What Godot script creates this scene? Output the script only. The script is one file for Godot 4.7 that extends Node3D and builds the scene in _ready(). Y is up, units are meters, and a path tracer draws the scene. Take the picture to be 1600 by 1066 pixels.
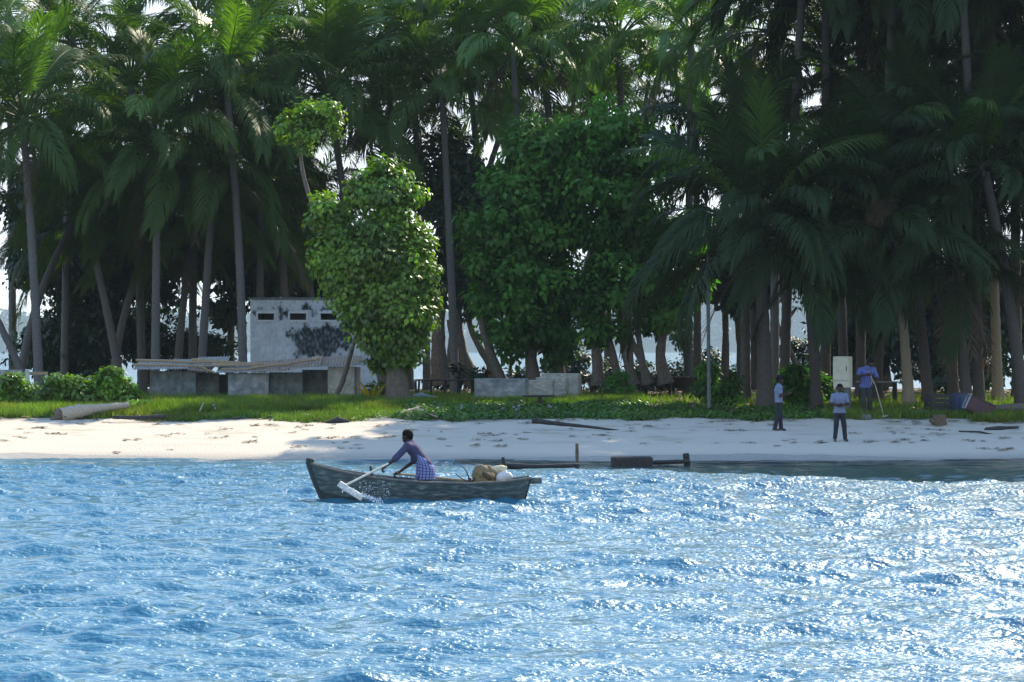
extends Node3D

# ---------------------------------------------------------------- measures
# The lens is 4327 photo pixels long; eye 2.75 m above the lagoon; horizon at row 548 of 1066.
const F := 4327.0
const EYE := 2.75
const HZ := 548.0

var rng := RandomNumberGenerator.new()
var M := {}
var taken := {}
var hills_noise := FastNoiseLite.new()
var fronds := []
var dead_fronds := []
var leaf_meshes := []


func wx(px: float, d: float) -> float:
	return (px - 800.0) * d / F


func wy(py: float, d: float) -> float:
	return EYE + (HZ - py) * d / F


func at(px: float, py: float, d: float) -> Vector3:
	return Vector3(wx(px, d), wy(py, d), -d)


func rf(a: float, b: float) -> float:
	return rng.randf_range(a, b)


func lin(r: float, g: float, b: float) -> Color:
	return Color(r, g, b).linear_to_srgb()


# ---------------------------------------------------------------- mesh collector
class Geo:
	var v := PackedVector3Array()
	var n := PackedVector3Array()
	var uv := PackedVector2Array()
	var c := PackedColorArray()
	var i := PackedInt32Array()
	var col := Color.WHITE

	func vert(p: Vector3, nn: Vector3, t := Vector2.ZERO) -> int:
		v.append(p)
		n.append(nn)
		uv.append(t)
		c.append(col)
		return v.size() - 1

	func face(a: int, b: int, d: int) -> void:
		var g := (v[b] - v[a]).cross(v[d] - v[a])
		if g.dot(n[a] + n[b] + n[d]) > 0.0:
			i.append(a)
			i.append(d)
			i.append(b)
		else:
			i.append(a)
			i.append(b)
			i.append(d)

	func tri(a: Vector3, b: Vector3, d: Vector3, facing := Vector3.ZERO) -> void:
		var nn := (d - a).cross(b - a).normalized()
		if facing != Vector3.ZERO and nn.dot(facing) < 0.0:
			nn = -nn
		var k := vert(a, nn)
		vert(b, nn)
		vert(d, nn)
		face(k, k + 1, k + 2)

	func quad(a: Vector3, b: Vector3, d: Vector3, e: Vector3, facing := Vector3.ZERO, ta := Vector2(0, 1), tb := Vector2(1, 1), td := Vector2(1, 0), te := Vector2(0, 0)) -> void:
		var nn := (d - a).cross(b - a) + (e - a).cross(d - a)
		nn = nn.normalized()
		if facing != Vector3.ZERO and nn.dot(facing) < 0.0:
			nn = -nn
		var k := vert(a, nn, ta)
		vert(b, nn, tb)
		vert(d, nn, td)
		vert(e, nn, te)
		face(k, k + 1, k + 2)
		face(k, k + 2, k + 3)

	# chamfered box
	func box(at: Vector3, size: Vector3, basis := Basis(), bev := 0.01) -> void:
		var h := size * 0.5
		var b := minf(bev, minf(h.x, minf(h.y, h.z)) * 0.45)
		for ax in 3:
			for s in [-1.0, 1.0]:
				var u := (ax + 1) % 3
				var w := (ax + 2) % 3
				var pts := []
				for q in [[-1, -1], [1, -1], [1, 1], [-1, 1]]:
					var p := Vector3.ZERO
					p[ax] = h[ax] * s
					p[u] = (h[u] - b) * q[0]
					p[w] = (h[w] - b) * q[1]
					pts.append(at + basis * p)
				var f := Vector3.ZERO
				f[ax] = s
				quad(pts[0], pts[1], pts[2], pts[3], basis * f)
		for ax in 3:
			var u := (ax + 1) % 3
			var w := (ax + 2) % 3
			for su in [-1.0, 1.0]:
				for sw in [-1.0, 1.0]:
					var pts := []
					for q in [[-1.0, 0], [1.0, 0], [1.0, 1], [-1.0, 1]]:
						var p := Vector3.ZERO
						p[ax] = (h[ax] - b) * q[0]
						p[u] = (h[u] - (b if q[1] == 1 else 0.0)) * su
						p[w] = (h[w] - (b if q[1] == 0 else 0.0)) * sw
						pts.append(at + basis * p)
					var f := Vector3.ZERO
					f[u] = su
					f[w] = sw
					quad(pts[0], pts[1], pts[2], pts[3], basis * f)
		for sx in [-1.0, 1.0]:
			for sy in [-1.0, 1.0]:
				for sz in [-1.0, 1.0]:
					var s := Vector3(sx, sy, sz)
					var p0 := Vector3(h.x, h.y - b, h.z - b) * s
					var p1 := Vector3(h.x - b, h.y, h.z - b) * s
					var p2 := Vector3(h.x - b, h.y - b, h.z) * s
					tri(at + basis * p0, at + basis * p1, at + basis * p2, basis * s)

	# swept tube with smooth normals
	func tube(path: Array, radii: Array, sides := 8, cap := true) -> void:
		var rings := []
		var side := Vector3.ZERO
		var run := 0.0
		for k in path.size():
			var t: Vector3 = (path[mini(k + 1, path.size() - 1)] - path[maxi(k - 1, 0)]).normalized()
			if k == 0:
				side = t.cross(Vector3.UP if absf(t.y) < 0.9 else Vector3.RIGHT).normalized()
			else:
				side = (side - t * side.dot(t)).normalized()
				run += path[k].distance_to(path[k - 1])
			var up := t.cross(side)
			var ring := []
			for q in sides + 1:
				var a := TAU * q / sides
				var o := side * cos(a) + up * sin(a)
				ring.append(vert(path[k] + o * radii[k], o, Vector2(float(q) / sides, run)))
			rings.append(ring)
		for k in rings.size() - 1:
			for q in sides:
				face(rings[k][q], rings[k][q + 1], rings[k + 1][q])
				face(rings[k][q + 1], rings[k + 1][q + 1], rings[k + 1][q])
		if cap:
			for k in [0, path.size() - 1]:
				var o: Vector3 = (path[k] - path[1 if k == 0 else k - 1]).normalized()
				var m := vert(path[k], o)
				var ring := []
				for q in sides:
					ring.append(vert(v[rings[k][q]], o))
				for q in sides:
					face(m, ring[q], ring[(q + 1) % sides])

	# grid of points [row][column] with smooth normals, doubled up where asked
	func sheet(rows: Array, both := false) -> void:
		var nr := rows.size()
		var nc: int = rows[0].size()
		for pass_ in (2 if both else 1):
			var first := v.size()
			for r in nr:
				for q in nc:
					var du: Vector3 = rows[r][mini(q + 1, nc - 1)] - rows[r][maxi(q - 1, 0)]
					var dv: Vector3 = rows[mini(r + 1, nr - 1)][q] - rows[maxi(r - 1, 0)][q]
					var nn := du.cross(dv).normalized()
					vert(rows[r][q], nn if pass_ == 0 else -nn, Vector2(float(q) / (nc - 1), float(r) / (nr - 1)))
			for r in nr - 1:
				for q in nc - 1:
					var a := first + r * nc + q
					face(a, a + 1, a + nc)
					face(a + 1, a + nc + 1, a + nc)

	func mesh() -> ArrayMesh:
		var arr := []
		arr.resize(Mesh.ARRAY_MAX)
		arr[Mesh.ARRAY_VERTEX] = v
		arr[Mesh.ARRAY_NORMAL] = n
		arr[Mesh.ARRAY_TEX_UV] = uv
		arr[Mesh.ARRAY_COLOR] = c
		arr[Mesh.ARRAY_INDEX] = i
		var m := ArrayMesh.new()
		m.add_surface_from_arrays(Mesh.PRIMITIVE_TRIANGLES, arr)
		return m


# ---------------------------------------------------------------- naming
func numbered(called: String) -> String:
	var k: int = taken.get(called, 0)
	taken[called] = k + 1
	return called if k == 0 else "%s_%03d" % [called, k]


func thing(called: String, label: String, category: String, where := Vector3.ZERO, turn := 0.0, group := "") -> Node3D:
	var o := Node3D.new()
	o.name = numbered(called)
	add_child(o, true)
	o.position = where
	o.rotation.y = turn
	meta(o, label, category, group)
	return o


func meta(o: Node, label: String, category := "", group := "", kind := "") -> void:
	if label:
		o.set_meta("label", label)
	if category:
		o.set_meta("category", category)
	if group:
		o.set_meta("group", group)
	if kind:
		o.set_meta("kind", kind)


func part(called: String, m: Mesh, material: Material, parent: Node, where := Transform3D()) -> MeshInstance3D:
	var o := MeshInstance3D.new()
	var used := {}
	var k := 0
	if parent == self:
		o.name = numbered(called)
	else:
		if not parent.has_meta("_names"):
			parent.set_meta("_names", {})
		used = parent.get_meta("_names")
		k = used.get(called, 0)
		used[called] = k + 1
		o.name = called if k == 0 else "%s_%03d" % [called, k]
	o.mesh = m
	o.material_override = material
	o.transform = where
	parent.add_child(o, true)
	return o


func structure(called: String, m: Mesh, material: Material, label: String) -> MeshInstance3D:
	var o := part(called, m, material, self)
	meta(o, label, "", "", "structure")
	return o


func scatter(called: String, m: Mesh, material: Material, places: Array, tints: Array, parent: Node) -> MultiMeshInstance3D:
	var mm := MultiMesh.new()
	mm.transform_format = MultiMesh.TRANSFORM_3D
	mm.use_colors = true
	mm.mesh = m
	mm.instance_count = places.size()
	for k in places.size():
		mm.set_instance_transform(k, places[k])
		mm.set_instance_color(k, tints[k])
	var o := MultiMeshInstance3D.new()
	o.name = numbered(called) if parent == self else called
	o.multimesh = mm
	o.material_override = material
	o.set_meta("kind", "stuff")
	parent.add_child(o, true)
	return o


# ---------------------------------------------------------------- materials
func plain(c: Color, rough := 0.8, spec := 0.5) -> StandardMaterial3D:
	var m := StandardMaterial3D.new()
	m.albedo_color = c
	m.roughness = rough
	m.metallic_specular = spec
	return m


func noise_tex(freq: float, low: Color, high: Color, s: int, octaves := 5, size := 256, mid = null, kind := FastNoiseLite.TYPE_SIMPLEX_SMOOTH) -> NoiseTexture2D:
	var f := FastNoiseLite.new()
	f.noise_type = kind
	f.seed = s
	f.frequency = freq
	f.fractal_octaves = octaves
	var t := NoiseTexture2D.new()
	t.width = size
	t.height = size
	t.seamless = true
	t.noise = f
	var g := Gradient.new()
	g.set_color(0, low)
	g.set_color(1, high)
	if mid != null:
		g.add_point(0.5, mid)
	t.color_ramp = g
	return t


func bump_tex(freq: float, s: int, strength := 6.0, size := 256, kind := FastNoiseLite.TYPE_SIMPLEX_SMOOTH) -> NoiseTexture2D:
	var f := FastNoiseLite.new()
	f.noise_type = kind
	f.seed = s
	f.frequency = freq
	f.fractal_octaves = 4
	var t := NoiseTexture2D.new()
	t.width = size
	t.height = size
	t.seamless = true
	t.as_normal_map = true
	t.bump_strength = strength
	t.noise = f
	return t


func textured(tex: Texture2D, scale: Vector3, rough := 0.85, bump: Texture2D = null, spec := 0.4, world := false) -> StandardMaterial3D:
	var m := StandardMaterial3D.new()
	m.albedo_texture = tex
	m.roughness = rough
	m.metallic_specular = spec
	m.uv1_triplanar = true
	m.uv1_world_triplanar = world
	m.uv1_scale = scale
	if bump:
		m.normal_enabled = true
		m.normal_texture = bump
	return m


func leafy(c: Color, through: Color, rough := 0.42) -> StandardMaterial3D:
	var m := plain(c, rough, 0.5)
	m.backlight_enabled = true
	m.backlight = through
	m.vertex_color_use_as_albedo = true
	return m


func make_materials() -> void:
	var b1 := bump_tex(0.05, 3, 5.0)
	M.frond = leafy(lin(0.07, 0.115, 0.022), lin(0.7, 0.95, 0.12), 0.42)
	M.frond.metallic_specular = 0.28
	M.frond_shade_tint = leafy(lin(0.032, 0.052, 0.018), lin(0.5, 0.7, 0.12), 0.45)  # green darkened to paint in the deep shade of the right half
	M.frond_shade_tint.metallic_specular = 0.22
	M.frond_young_sun_tint = leafy(lin(0.13, 0.23, 0.03), lin(0.75, 1.0, 0.14), 0.38)  # young fronds; also paints sunlight into the middle crowns
	M.frond_dead = leafy(lin(0.1, 0.068, 0.036), lin(0.4, 0.3, 0.15), 0.7)
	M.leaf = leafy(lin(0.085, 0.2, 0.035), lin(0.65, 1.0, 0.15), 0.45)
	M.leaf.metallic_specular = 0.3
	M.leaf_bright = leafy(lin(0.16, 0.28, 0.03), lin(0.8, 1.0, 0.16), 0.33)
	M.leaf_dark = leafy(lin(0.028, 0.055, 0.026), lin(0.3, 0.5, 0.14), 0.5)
	M.grass = leafy(lin(0.13, 0.22, 0.03), lin(0.85, 1.0, 0.15), 0.5)
	M.creeper = leafy(lin(0.085, 0.19, 0.035), lin(0.7, 1.0, 0.18), 0.45)
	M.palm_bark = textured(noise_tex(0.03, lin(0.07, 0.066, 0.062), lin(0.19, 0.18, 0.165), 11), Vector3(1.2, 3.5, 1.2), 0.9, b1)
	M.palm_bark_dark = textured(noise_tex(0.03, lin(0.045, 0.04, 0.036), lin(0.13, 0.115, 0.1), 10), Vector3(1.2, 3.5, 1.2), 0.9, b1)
	M.palm_bark_sun_tint = textured(noise_tex(0.03, lin(0.2, 0.17, 0.12), lin(0.4, 0.34, 0.25), 12), Vector3(1.2, 3.5, 1.2), 0.9, b1)  # sunlight on two trunks painted in as paler, warmer bark
	M.bark = textured(noise_tex(0.03, lin(0.07, 0.058, 0.045), lin(0.2, 0.165, 0.13), 13), Vector3(1.6, 0.6, 1.6), 0.92, b1)
	M.concrete = textured(noise_tex(0.018, lin(0.13, 0.15, 0.155), lin(0.38, 0.39, 0.37), 14, 6), Vector3(0.55, 0.4, 0.55), 0.92, b1, 0.3, true)
	M.concrete_pale = textured(noise_tex(0.016, lin(0.3, 0.29, 0.24), lin(0.52, 0.49, 0.41), 15, 6), Vector3(0.6, 0.45, 0.6), 0.92, b1, 0.3, true)
	M.concrete_dark = textured(noise_tex(0.018, lin(0.07, 0.085, 0.085), lin(0.2, 0.215, 0.2), 16, 6), Vector3(0.6, 0.4, 0.6), 0.92, b1, 0.3, true)
	M.driftwood = textured(noise_tex(0.03, lin(0.25, 0.2, 0.14), lin(0.54, 0.47, 0.37), 17), Vector3(0.8, 3.0, 3.0), 0.85, b1)
	M.wet_wood = textured(noise_tex(0.03, lin(0.014, 0.013, 0.013), lin(0.055, 0.05, 0.043), 18), Vector3(1.0, 3.0, 3.0), 0.6, b1)
	M.pole_wood = textured(noise_tex(0.03, lin(0.24, 0.165, 0.095), lin(0.48, 0.36, 0.23), 19), Vector3(0.9, 4.0, 4.0), 0.85, b1)
	M.rust = textured(noise_tex(0.02, lin(0.3, 0.17, 0.1), lin(0.52, 0.42, 0.35), 20, 6), Vector3(0.8, 0.8, 0.8), 0.75, b1)
	M.zinc = textured(noise_tex(0.02, lin(0.32, 0.27, 0.22), lin(0.52, 0.48, 0.43), 21, 6), Vector3(0.8, 0.8, 0.8), 0.6, b1)
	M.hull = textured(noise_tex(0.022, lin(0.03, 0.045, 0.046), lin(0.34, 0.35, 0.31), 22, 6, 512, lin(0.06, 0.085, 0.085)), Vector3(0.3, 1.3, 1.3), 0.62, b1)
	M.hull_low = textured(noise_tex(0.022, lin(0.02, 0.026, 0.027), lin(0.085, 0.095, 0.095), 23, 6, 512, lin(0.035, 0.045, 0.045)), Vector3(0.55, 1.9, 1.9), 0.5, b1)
	M.hull_inside = textured(noise_tex(0.022, lin(0.06, 0.06, 0.055), lin(0.2, 0.19, 0.17), 24), Vector3(0.6, 2.0, 2.0), 0.75, b1)
	M.oar = textured(noise_tex(0.03, lin(0.5, 0.44, 0.34), lin(0.72, 0.66, 0.55), 25), Vector3(1, 5, 5), 0.5, b1)
	M.iron = plain(lin(0.035, 0.03, 0.028), 0.6)
	M.skin = plain(lin(0.05, 0.027, 0.018), 0.6, 0.3)
	M.skin_light = plain(lin(0.11, 0.06, 0.04), 0.5)
	M.hair = plain(lin(0.006, 0.005, 0.005), 0.75, 0.25)


# ---------------------------------------------------------------- terrain
func height(x: float, d: float) -> float:
	var pts := [[50.0, -2.2], [62.0, -0.75], [66.0, -0.32], [70.0, 0.0], [72.2, 0.33], [78.7, 0.76], [82.0, 0.96], [87.0, 1.1], [118.0, 1.1], [124.0, 0.6], [130.0, 0.0], [150.0, -2.5]]
	var shore := d + 0.55 * sin(x * 0.22 + 0.6) + 0.25 * sin(x * 0.71) - clampf((x - 9.0) * 0.12, 0.0, 1.0)
	shore = lerpf(shore, d, clampf((d - 74.0) / 8.0, 0.0, 1.0))
	var h := -2.5
	for k in pts.size() - 1:
		if shore >= pts[k][0] and shore <= pts[k + 1][0]:
			var t: float = (shore - pts[k][0]) / (pts[k + 1][0] - pts[k][0])
			h = lerpf(pts[k][1], pts[k + 1][1], t)
			break
	var rough := clampf((shore - 70.5) / 4.0, 0.0, 1.0)
	h += rough * (0.055 * hills_noise.get_noise_2d(x * 2.2, d * 2.2) + 0.03 * hills_noise.get_noise_2d(x * 9.0 + 50.0, d * 9.0))
	h -= clampf((absf(x) - 48.0) / 14.0, 0.0, 1.0) * 3.4
	return h


func ground(px: float, d: float) -> Vector3:
	var x := wx(px, d)
	return Vector3(x, height(x, d), -d)


func make_ground() -> void:
	var g := Geo.new()
	var xs := []
	var x := -66.0
	while x <= 66.01:
		xs.append(x)
		x += 0.22 if absf(x + 0.1) < 17.0 else 1.1
	var ds := []
	var d := 56.0
	while d <= 146.0:
		ds.append(d)
		d += 0.24 if d < 90.0 and d > 67.0 else 1.2
	for dd in ds:
		for xx in xs:
			var h := height(xx, dd)
			var grassy: float = dd + 1.3 * hills_noise.get_noise_2d(xx * 1.6, dd * 1.6) + 0.5 * hills_noise.get_noise_2d(xx * 7.0, dd * 7.0)
			var t := clampf((grassy - 78.6) / 1.2, 0.0, 1.0)
			var sand := Color(0.62, 0.535, 0.425)
			var stain := hills_noise.get_noise_2d(xx * 3.0 + 200.0, dd * 8.0)
			sand = sand.lerp(Color(0.4, 0.33, 0.23), clampf((stain - 0.22) * 2.6, 0.0, 0.6) * clampf((h - 0.25) * 5.0, 0.0, 1.0))
			var wet := clampf((0.16 - h) / 0.16, 0.0, 1.0)
			sand = sand.lerp(Color(0.34, 0.31, 0.27), wet * 0.85)
			g.col = sand.lerp(Color(0.085, 0.075, 0.045), t)
			var e := 0.25
			var nn := Vector3(height(xx - e, dd) - height(xx + e, dd), 2.0 * e, -(height(xx, dd - e) - height(xx, dd + e))).normalized()
			g.vert(Vector3(xx, h, -dd), nn, Vector2(xx, dd))
	var w := xs.size()
	for r in ds.size() - 1:
		for q in w - 1:
			var a := r * w + q
			g.face(a, a + 1, a + w)
			g.face(a + 1, a + w + 1, a + w)
	var m := textured(noise_tex(0.05, Color(0.86, 0.86, 0.86), Color.WHITE, 41, 5, 512), Vector3(0.8, 0.8, 0.8), 0.95, bump_tex(0.03, 42, 7.0, 512), 0.25, true)
	m.vertex_color_use_as_albedo = true
	structure("ground", g.mesh(), m, "pale sand beach rising to dark soil under the palms")


func make_wet_sand() -> void:
	var rows := []
	for r in 9:
		var row := []
		for k in 161:
			var x := -24.0 + 0.3 * k
			var d := 68.7 + 0.2 * r + 0.5 * sin(x * 0.31) * r / 8.0 + 0.25 * hills_noise.get_noise_2d(x * 5.0, 9.0) * r / 8.0
			d -= 0.55 * sin(x * 0.22 + 0.6) + 0.25 * sin(x * 0.71) - clampf((x - 9.0) * 0.12, 0.0, 1.0)
			row.append(Vector3(x, maxf(height(x, d), -0.3) + 0.007, -d))
		rows.append(row)
	var g := Geo.new()
	g.sheet(rows, false)
	var m := textured(noise_tex(0.03, lin(0.4, 0.365, 0.32), lin(0.5, 0.46, 0.4), 43), Vector3(0.6, 0.6, 0.6), 0.2, bump_tex(0.03, 44, 1.5), 0.5, true)
	structure("wet_sand", g.mesh(), m, "shining strip of wet sand along the waterline")


# ---------------------------------------------------------------- water
func make_water() -> void:
	var r := RandomNumberGenerator.new()
	r.seed = 77
	# longer waves, summed point by point
	var kx := PackedFloat32Array()
	var kz := PackedFloat32Array()
	var am := PackedFloat32Array()
	var ph := PackedFloat32Array()
	var count := 9
	for q in count:
		var l := 1.15 * pow(2.6, float(q) / (count - 1)) * r.randf_range(0.92, 1.08)
		var a := r.randfn(0.1, 0.4)
		kx.append(TAU / l * sin(a))
		kz.append(TAU / l * cos(a))
		am.append(l * 0.007 * r.randf_range(0.7, 1.3))
		ph.append(r.randf_range(0, TAU))
	# short chop: a sheet of it that joins up with itself every six metres
	var step := 0.0625
	var side := 96
	var th := PackedFloat32Array()
	var tx := PackedFloat32Array()
	var tz := PackedFloat32Array()
	th.resize(side * side)
	tx.resize(side * side)
	tz.resize(side * side)
	for q in 60:
		var l := 0.34 * pow(3.2, r.randf())
		var a := r.randfn(0.08, 0.42)
		var m1 := roundf(6.0 / l * sin(a))
		var m2 := roundf(6.0 / l * cos(a))
		var k1 := TAU * m1 / 6.0
		var k2 := TAU * m2 / 6.0
		var amp := TAU / maxf(Vector2(k1, k2).length(), 0.5) * 0.0066 * r.randf_range(0.5, 1.4)
		var p0 := r.randf_range(0, TAU)
		for z in side:
			for x in side:
				var p := k1 * x * step + k2 * z * step + p0
				th[z * side + x] += amp * cos(p)
				tx[z * side + x] -= amp * k1 * sin(p)
				tz[z * side + x] -= amp * k2 * sin(p)
	var g := Geo.new()
	var x0 := -18.0
	var d0 := 20.5
	var nx := int(36.0 / step)
	var nd := int(51.0 / step)
	g.v.resize(nx * nd)
	g.n.resize(nx * nd)
	g.uv.resize(nx * nd)
	g.c.resize(nx * nd)
	g.c.fill(Color.WHITE)
	var patch := FastNoiseLite.new()
	patch.seed = 5
	patch.frequency = 0.06
	for rr in nd:
		var d := d0 + rr * step
		var row := (rr % side) * side
		for q in nx:
			var x := x0 + q * step
			var calm := 1.0 - 0.75 * smoothstep(56.0 + clampf((4.0 - x) * 0.9, 0.0, 9.0), 67.0, d)
			var edge := minf(minf(x - x0, x0 + 36.0 - x), minf(d - d0, d0 + 51.0 - d))
			calm *= clampf(edge / 1.5, 0.0, 1.0)
			var gust := calm * (1.0 + 0.6 * patch.get_noise_2d(x, d * 0.8))
			var cell_ := row + q % side
			var h := th[cell_] * gust
			var sx := tx[cell_] * gust
			var sz := tz[cell_] * gust
			for k in count:
				var p := kx[k] * x + kz[k] * d + ph[k]
				var s := sin(p) * am[k] * calm
				h += cos(p) * am[k] * calm
				sx -= kx[k] * s
				sz -= kz[k] * s
			var at_ := rr * nx + q
			var peak := 1.0 + 1.2 * h
			g.v[at_] = Vector3(x, h * peak, -d)
			g.n[at_] = Vector3(-sx * (1.0 + 2.4 * h), 1.0, sz * (1.0 + 2.4 * h)).normalized()
			g.uv[at_] = Vector2(x, d)
	# in the lee of the trees the water lies smooth: those cells go to a sheet of their own, with tree shade painted into its colour
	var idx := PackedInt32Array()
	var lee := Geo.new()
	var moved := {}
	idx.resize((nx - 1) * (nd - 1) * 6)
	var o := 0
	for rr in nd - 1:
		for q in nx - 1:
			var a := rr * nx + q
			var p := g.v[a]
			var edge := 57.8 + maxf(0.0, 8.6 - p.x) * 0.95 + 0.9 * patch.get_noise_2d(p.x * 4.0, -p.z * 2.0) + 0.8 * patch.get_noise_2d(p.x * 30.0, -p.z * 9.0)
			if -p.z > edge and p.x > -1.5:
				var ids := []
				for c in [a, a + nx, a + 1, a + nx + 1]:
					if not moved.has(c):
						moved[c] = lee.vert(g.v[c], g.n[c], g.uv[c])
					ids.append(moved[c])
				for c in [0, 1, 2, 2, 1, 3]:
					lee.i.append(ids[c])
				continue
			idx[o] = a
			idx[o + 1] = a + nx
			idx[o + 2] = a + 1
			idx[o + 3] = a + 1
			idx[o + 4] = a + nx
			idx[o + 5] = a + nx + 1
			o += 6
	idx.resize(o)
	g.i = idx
	# the rest of the lagoon, out to the horizon
	var far := 5000.0
	var x1 := x0 + (nx - 1) * step
	var d1 := d0 + (nd - 1) * step
	for b in [[-far, far, -400.0, d0], [-far, x0, d0, d1], [x1, far, d0, d1], [-far, far, d1, far]]:
		g.quad(Vector3(b[0], 0, -b[2]), Vector3(b[1], 0, -b[2]), Vector3(b[1], 0, -b[3]), Vector3(b[0], 0, -b[3]), Vector3.UP)
	var m := StandardMaterial3D.new()
	m.albedo_color = lin(0.019, 0.135, 0.205)
	m.roughness = 0.43
	m.metallic_specular = 0.5
	m.clearcoat_enabled = true
	m.clearcoat = 0.6
	m.clearcoat_roughness = 0.06
	m.normal_enabled = true
	m.normal_texture = bump_tex(0.035, 51, 9.0, 512)
	m.normal_scale = 0.9
	m.uv1_triplanar = true
	m.uv1_world_triplanar = true
	m.uv1_scale = Vector3(0.38, 0.8, 0.85)
	structure("sea", g.mesh(), m, "choppy turquoise blue lagoon glittering in the sun")
	var still_shade := m.duplicate()
	still_shade.roughness = 0.14
	still_shade.albedo_color = lin(0.016, 0.042, 0.05)  # same water, darkened for tree shade that the sun does not cast here
	still_shade.clearcoat_enabled = false
	still_shade.normal_scale = 0.25
	structure("calm_water_shade_tint", lee.mesh(), still_shade, "smooth water along the right shore with tree shade painted into its colour")


# ---------------------------------------------------------------- palm fronds
func make_frond(elev: float, bend: float, hang: float, s: int, pairs := 58, ragged := 0.1) -> ArrayMesh:
	var r := RandomNumberGenerator.new()
	r.seed = s
	var g := Geo.new()
	var length := 1.0
	var steps := 22
	var pts := []
	var dirs := []
	var p := Vector3.ZERO
	var a := elev
	var sway := r.randf_range(-0.35, 0.35)
	for k in steps + 1:
		var t := float(k) / steps
		var dir := Vector3(cos(a), sin(a), sway * t * t).normalized()
		pts.append(p)
		dirs.append(dir)
		p += dir * length / steps
		a -= bend * (0.35 + 1.3 * t) / steps
	var rad := []
	for k in steps + 1:
		rad.append(lerpf(0.0095, 0.0016, float(k) / steps) if k > 1 else 0.013)
	g.col = Color(2.2, 2.0, 1.5)
	g.tube(pts, rad, 5, false)
	for k in pairs:
		var t := 0.17 + 0.83 * (k + 0.5) / pairs
		var f := t * steps
		var k0 := mini(int(f), steps - 1)
		var base: Vector3 = pts[k0].lerp(pts[k0 + 1], f - k0)
		var dir: Vector3 = dirs[k0]
		var right := dir.cross(Vector3.UP).normalized()
		var up := right.cross(dir)
		for side in [-1.0, 1.0]:
			if r.randf() < ragged * 0.5:
				continue
			var l := 0.25 * pow(sin(PI * clampf(0.13 + 0.83 * (t - 0.1), 0.0, 1.0)), 0.6) * r.randf_range(0.86, 1.1)
			var spread := lerpf(1.15, 0.42, t) + r.randf_range(-0.16, 0.16)
			var q: Vector3 = (dir * cos(spread) + right * side * sin(spread) + up * r.randf_range(0.08, 0.3)).normalized()
			var w := 0.0055 * r.randf_range(0.85, 1.2)
			var tone := r.randf_range(0.75, 1.25)
			g.col = Color(tone * 1.02, tone, tone * 0.95)
			var at_ := base
			var along := q
			var prev_l := Vector3.ZERO
			var prev_r := Vector3.ZERO
			var segs := 4
			for z in segs + 1:
				var u := float(z) / segs
				var across := along.cross(up).normalized()
				if across.length() < 0.5:
					across = dir
				var ww := w * (0.55 + 0.6 * u if u < 0.5 else 1.75 * (1.0 - u) + 0.0)
				var pl := at_ - across * ww
				var pr := at_ + across * ww
				if z > 0:
					if z == segs:
						g.tri(prev_l, prev_r, at_, up)
					else:
						g.quad(prev_l, prev_r, pr, pl, up)
				prev_l = pl
				prev_r = pr
				at_ += along * l / segs
				along = (along + Vector3.DOWN * hang * (0.5 + u) * r.randf_range(0.8, 1.2) / segs).normalized()
	return g.mesh()


func make_fronds() -> void:
	# [elevation, bend, hang of the leaflets]
	var kinds := [[1.36, 0.55, 0.7], [1.12, 1.0, 1.5], [0.88, 1.4, 2.6], [0.62, 1.6, 3.6], [0.35, 1.55, 4.2], [0.08, 1.35, 4.4], [-0.25, 1.0, 3.6], [-0.65, 0.6, 2.6]]
	for k in kinds.size():
		var pair := []
		for z in 3:
			pair.append(make_frond(kinds[k][0], kinds[k][1] * (0.85 + 0.15 * z), kinds[k][2], 100 + k * 5 + z, 88, 0.14))
		fronds.append(pair)
	for z in 3:
		dead_fronds.append(make_frond(-0.9 - 0.15 * z, 0.5, 1.2, 180 + z, 34, 0.6))


func trunk_path(a: Vector3, b: Vector3, curve: float, steps: int) -> Array:
	var pts := []
	var lean := Vector3(b.x - a.x, 0, b.z - a.z)
	for k in steps + 1:
		var t := float(k) / steps
		var p := a.lerp(b, t)
		p += lean * curve * (t * t - t)
		pts.append(p)
	return pts


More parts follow.
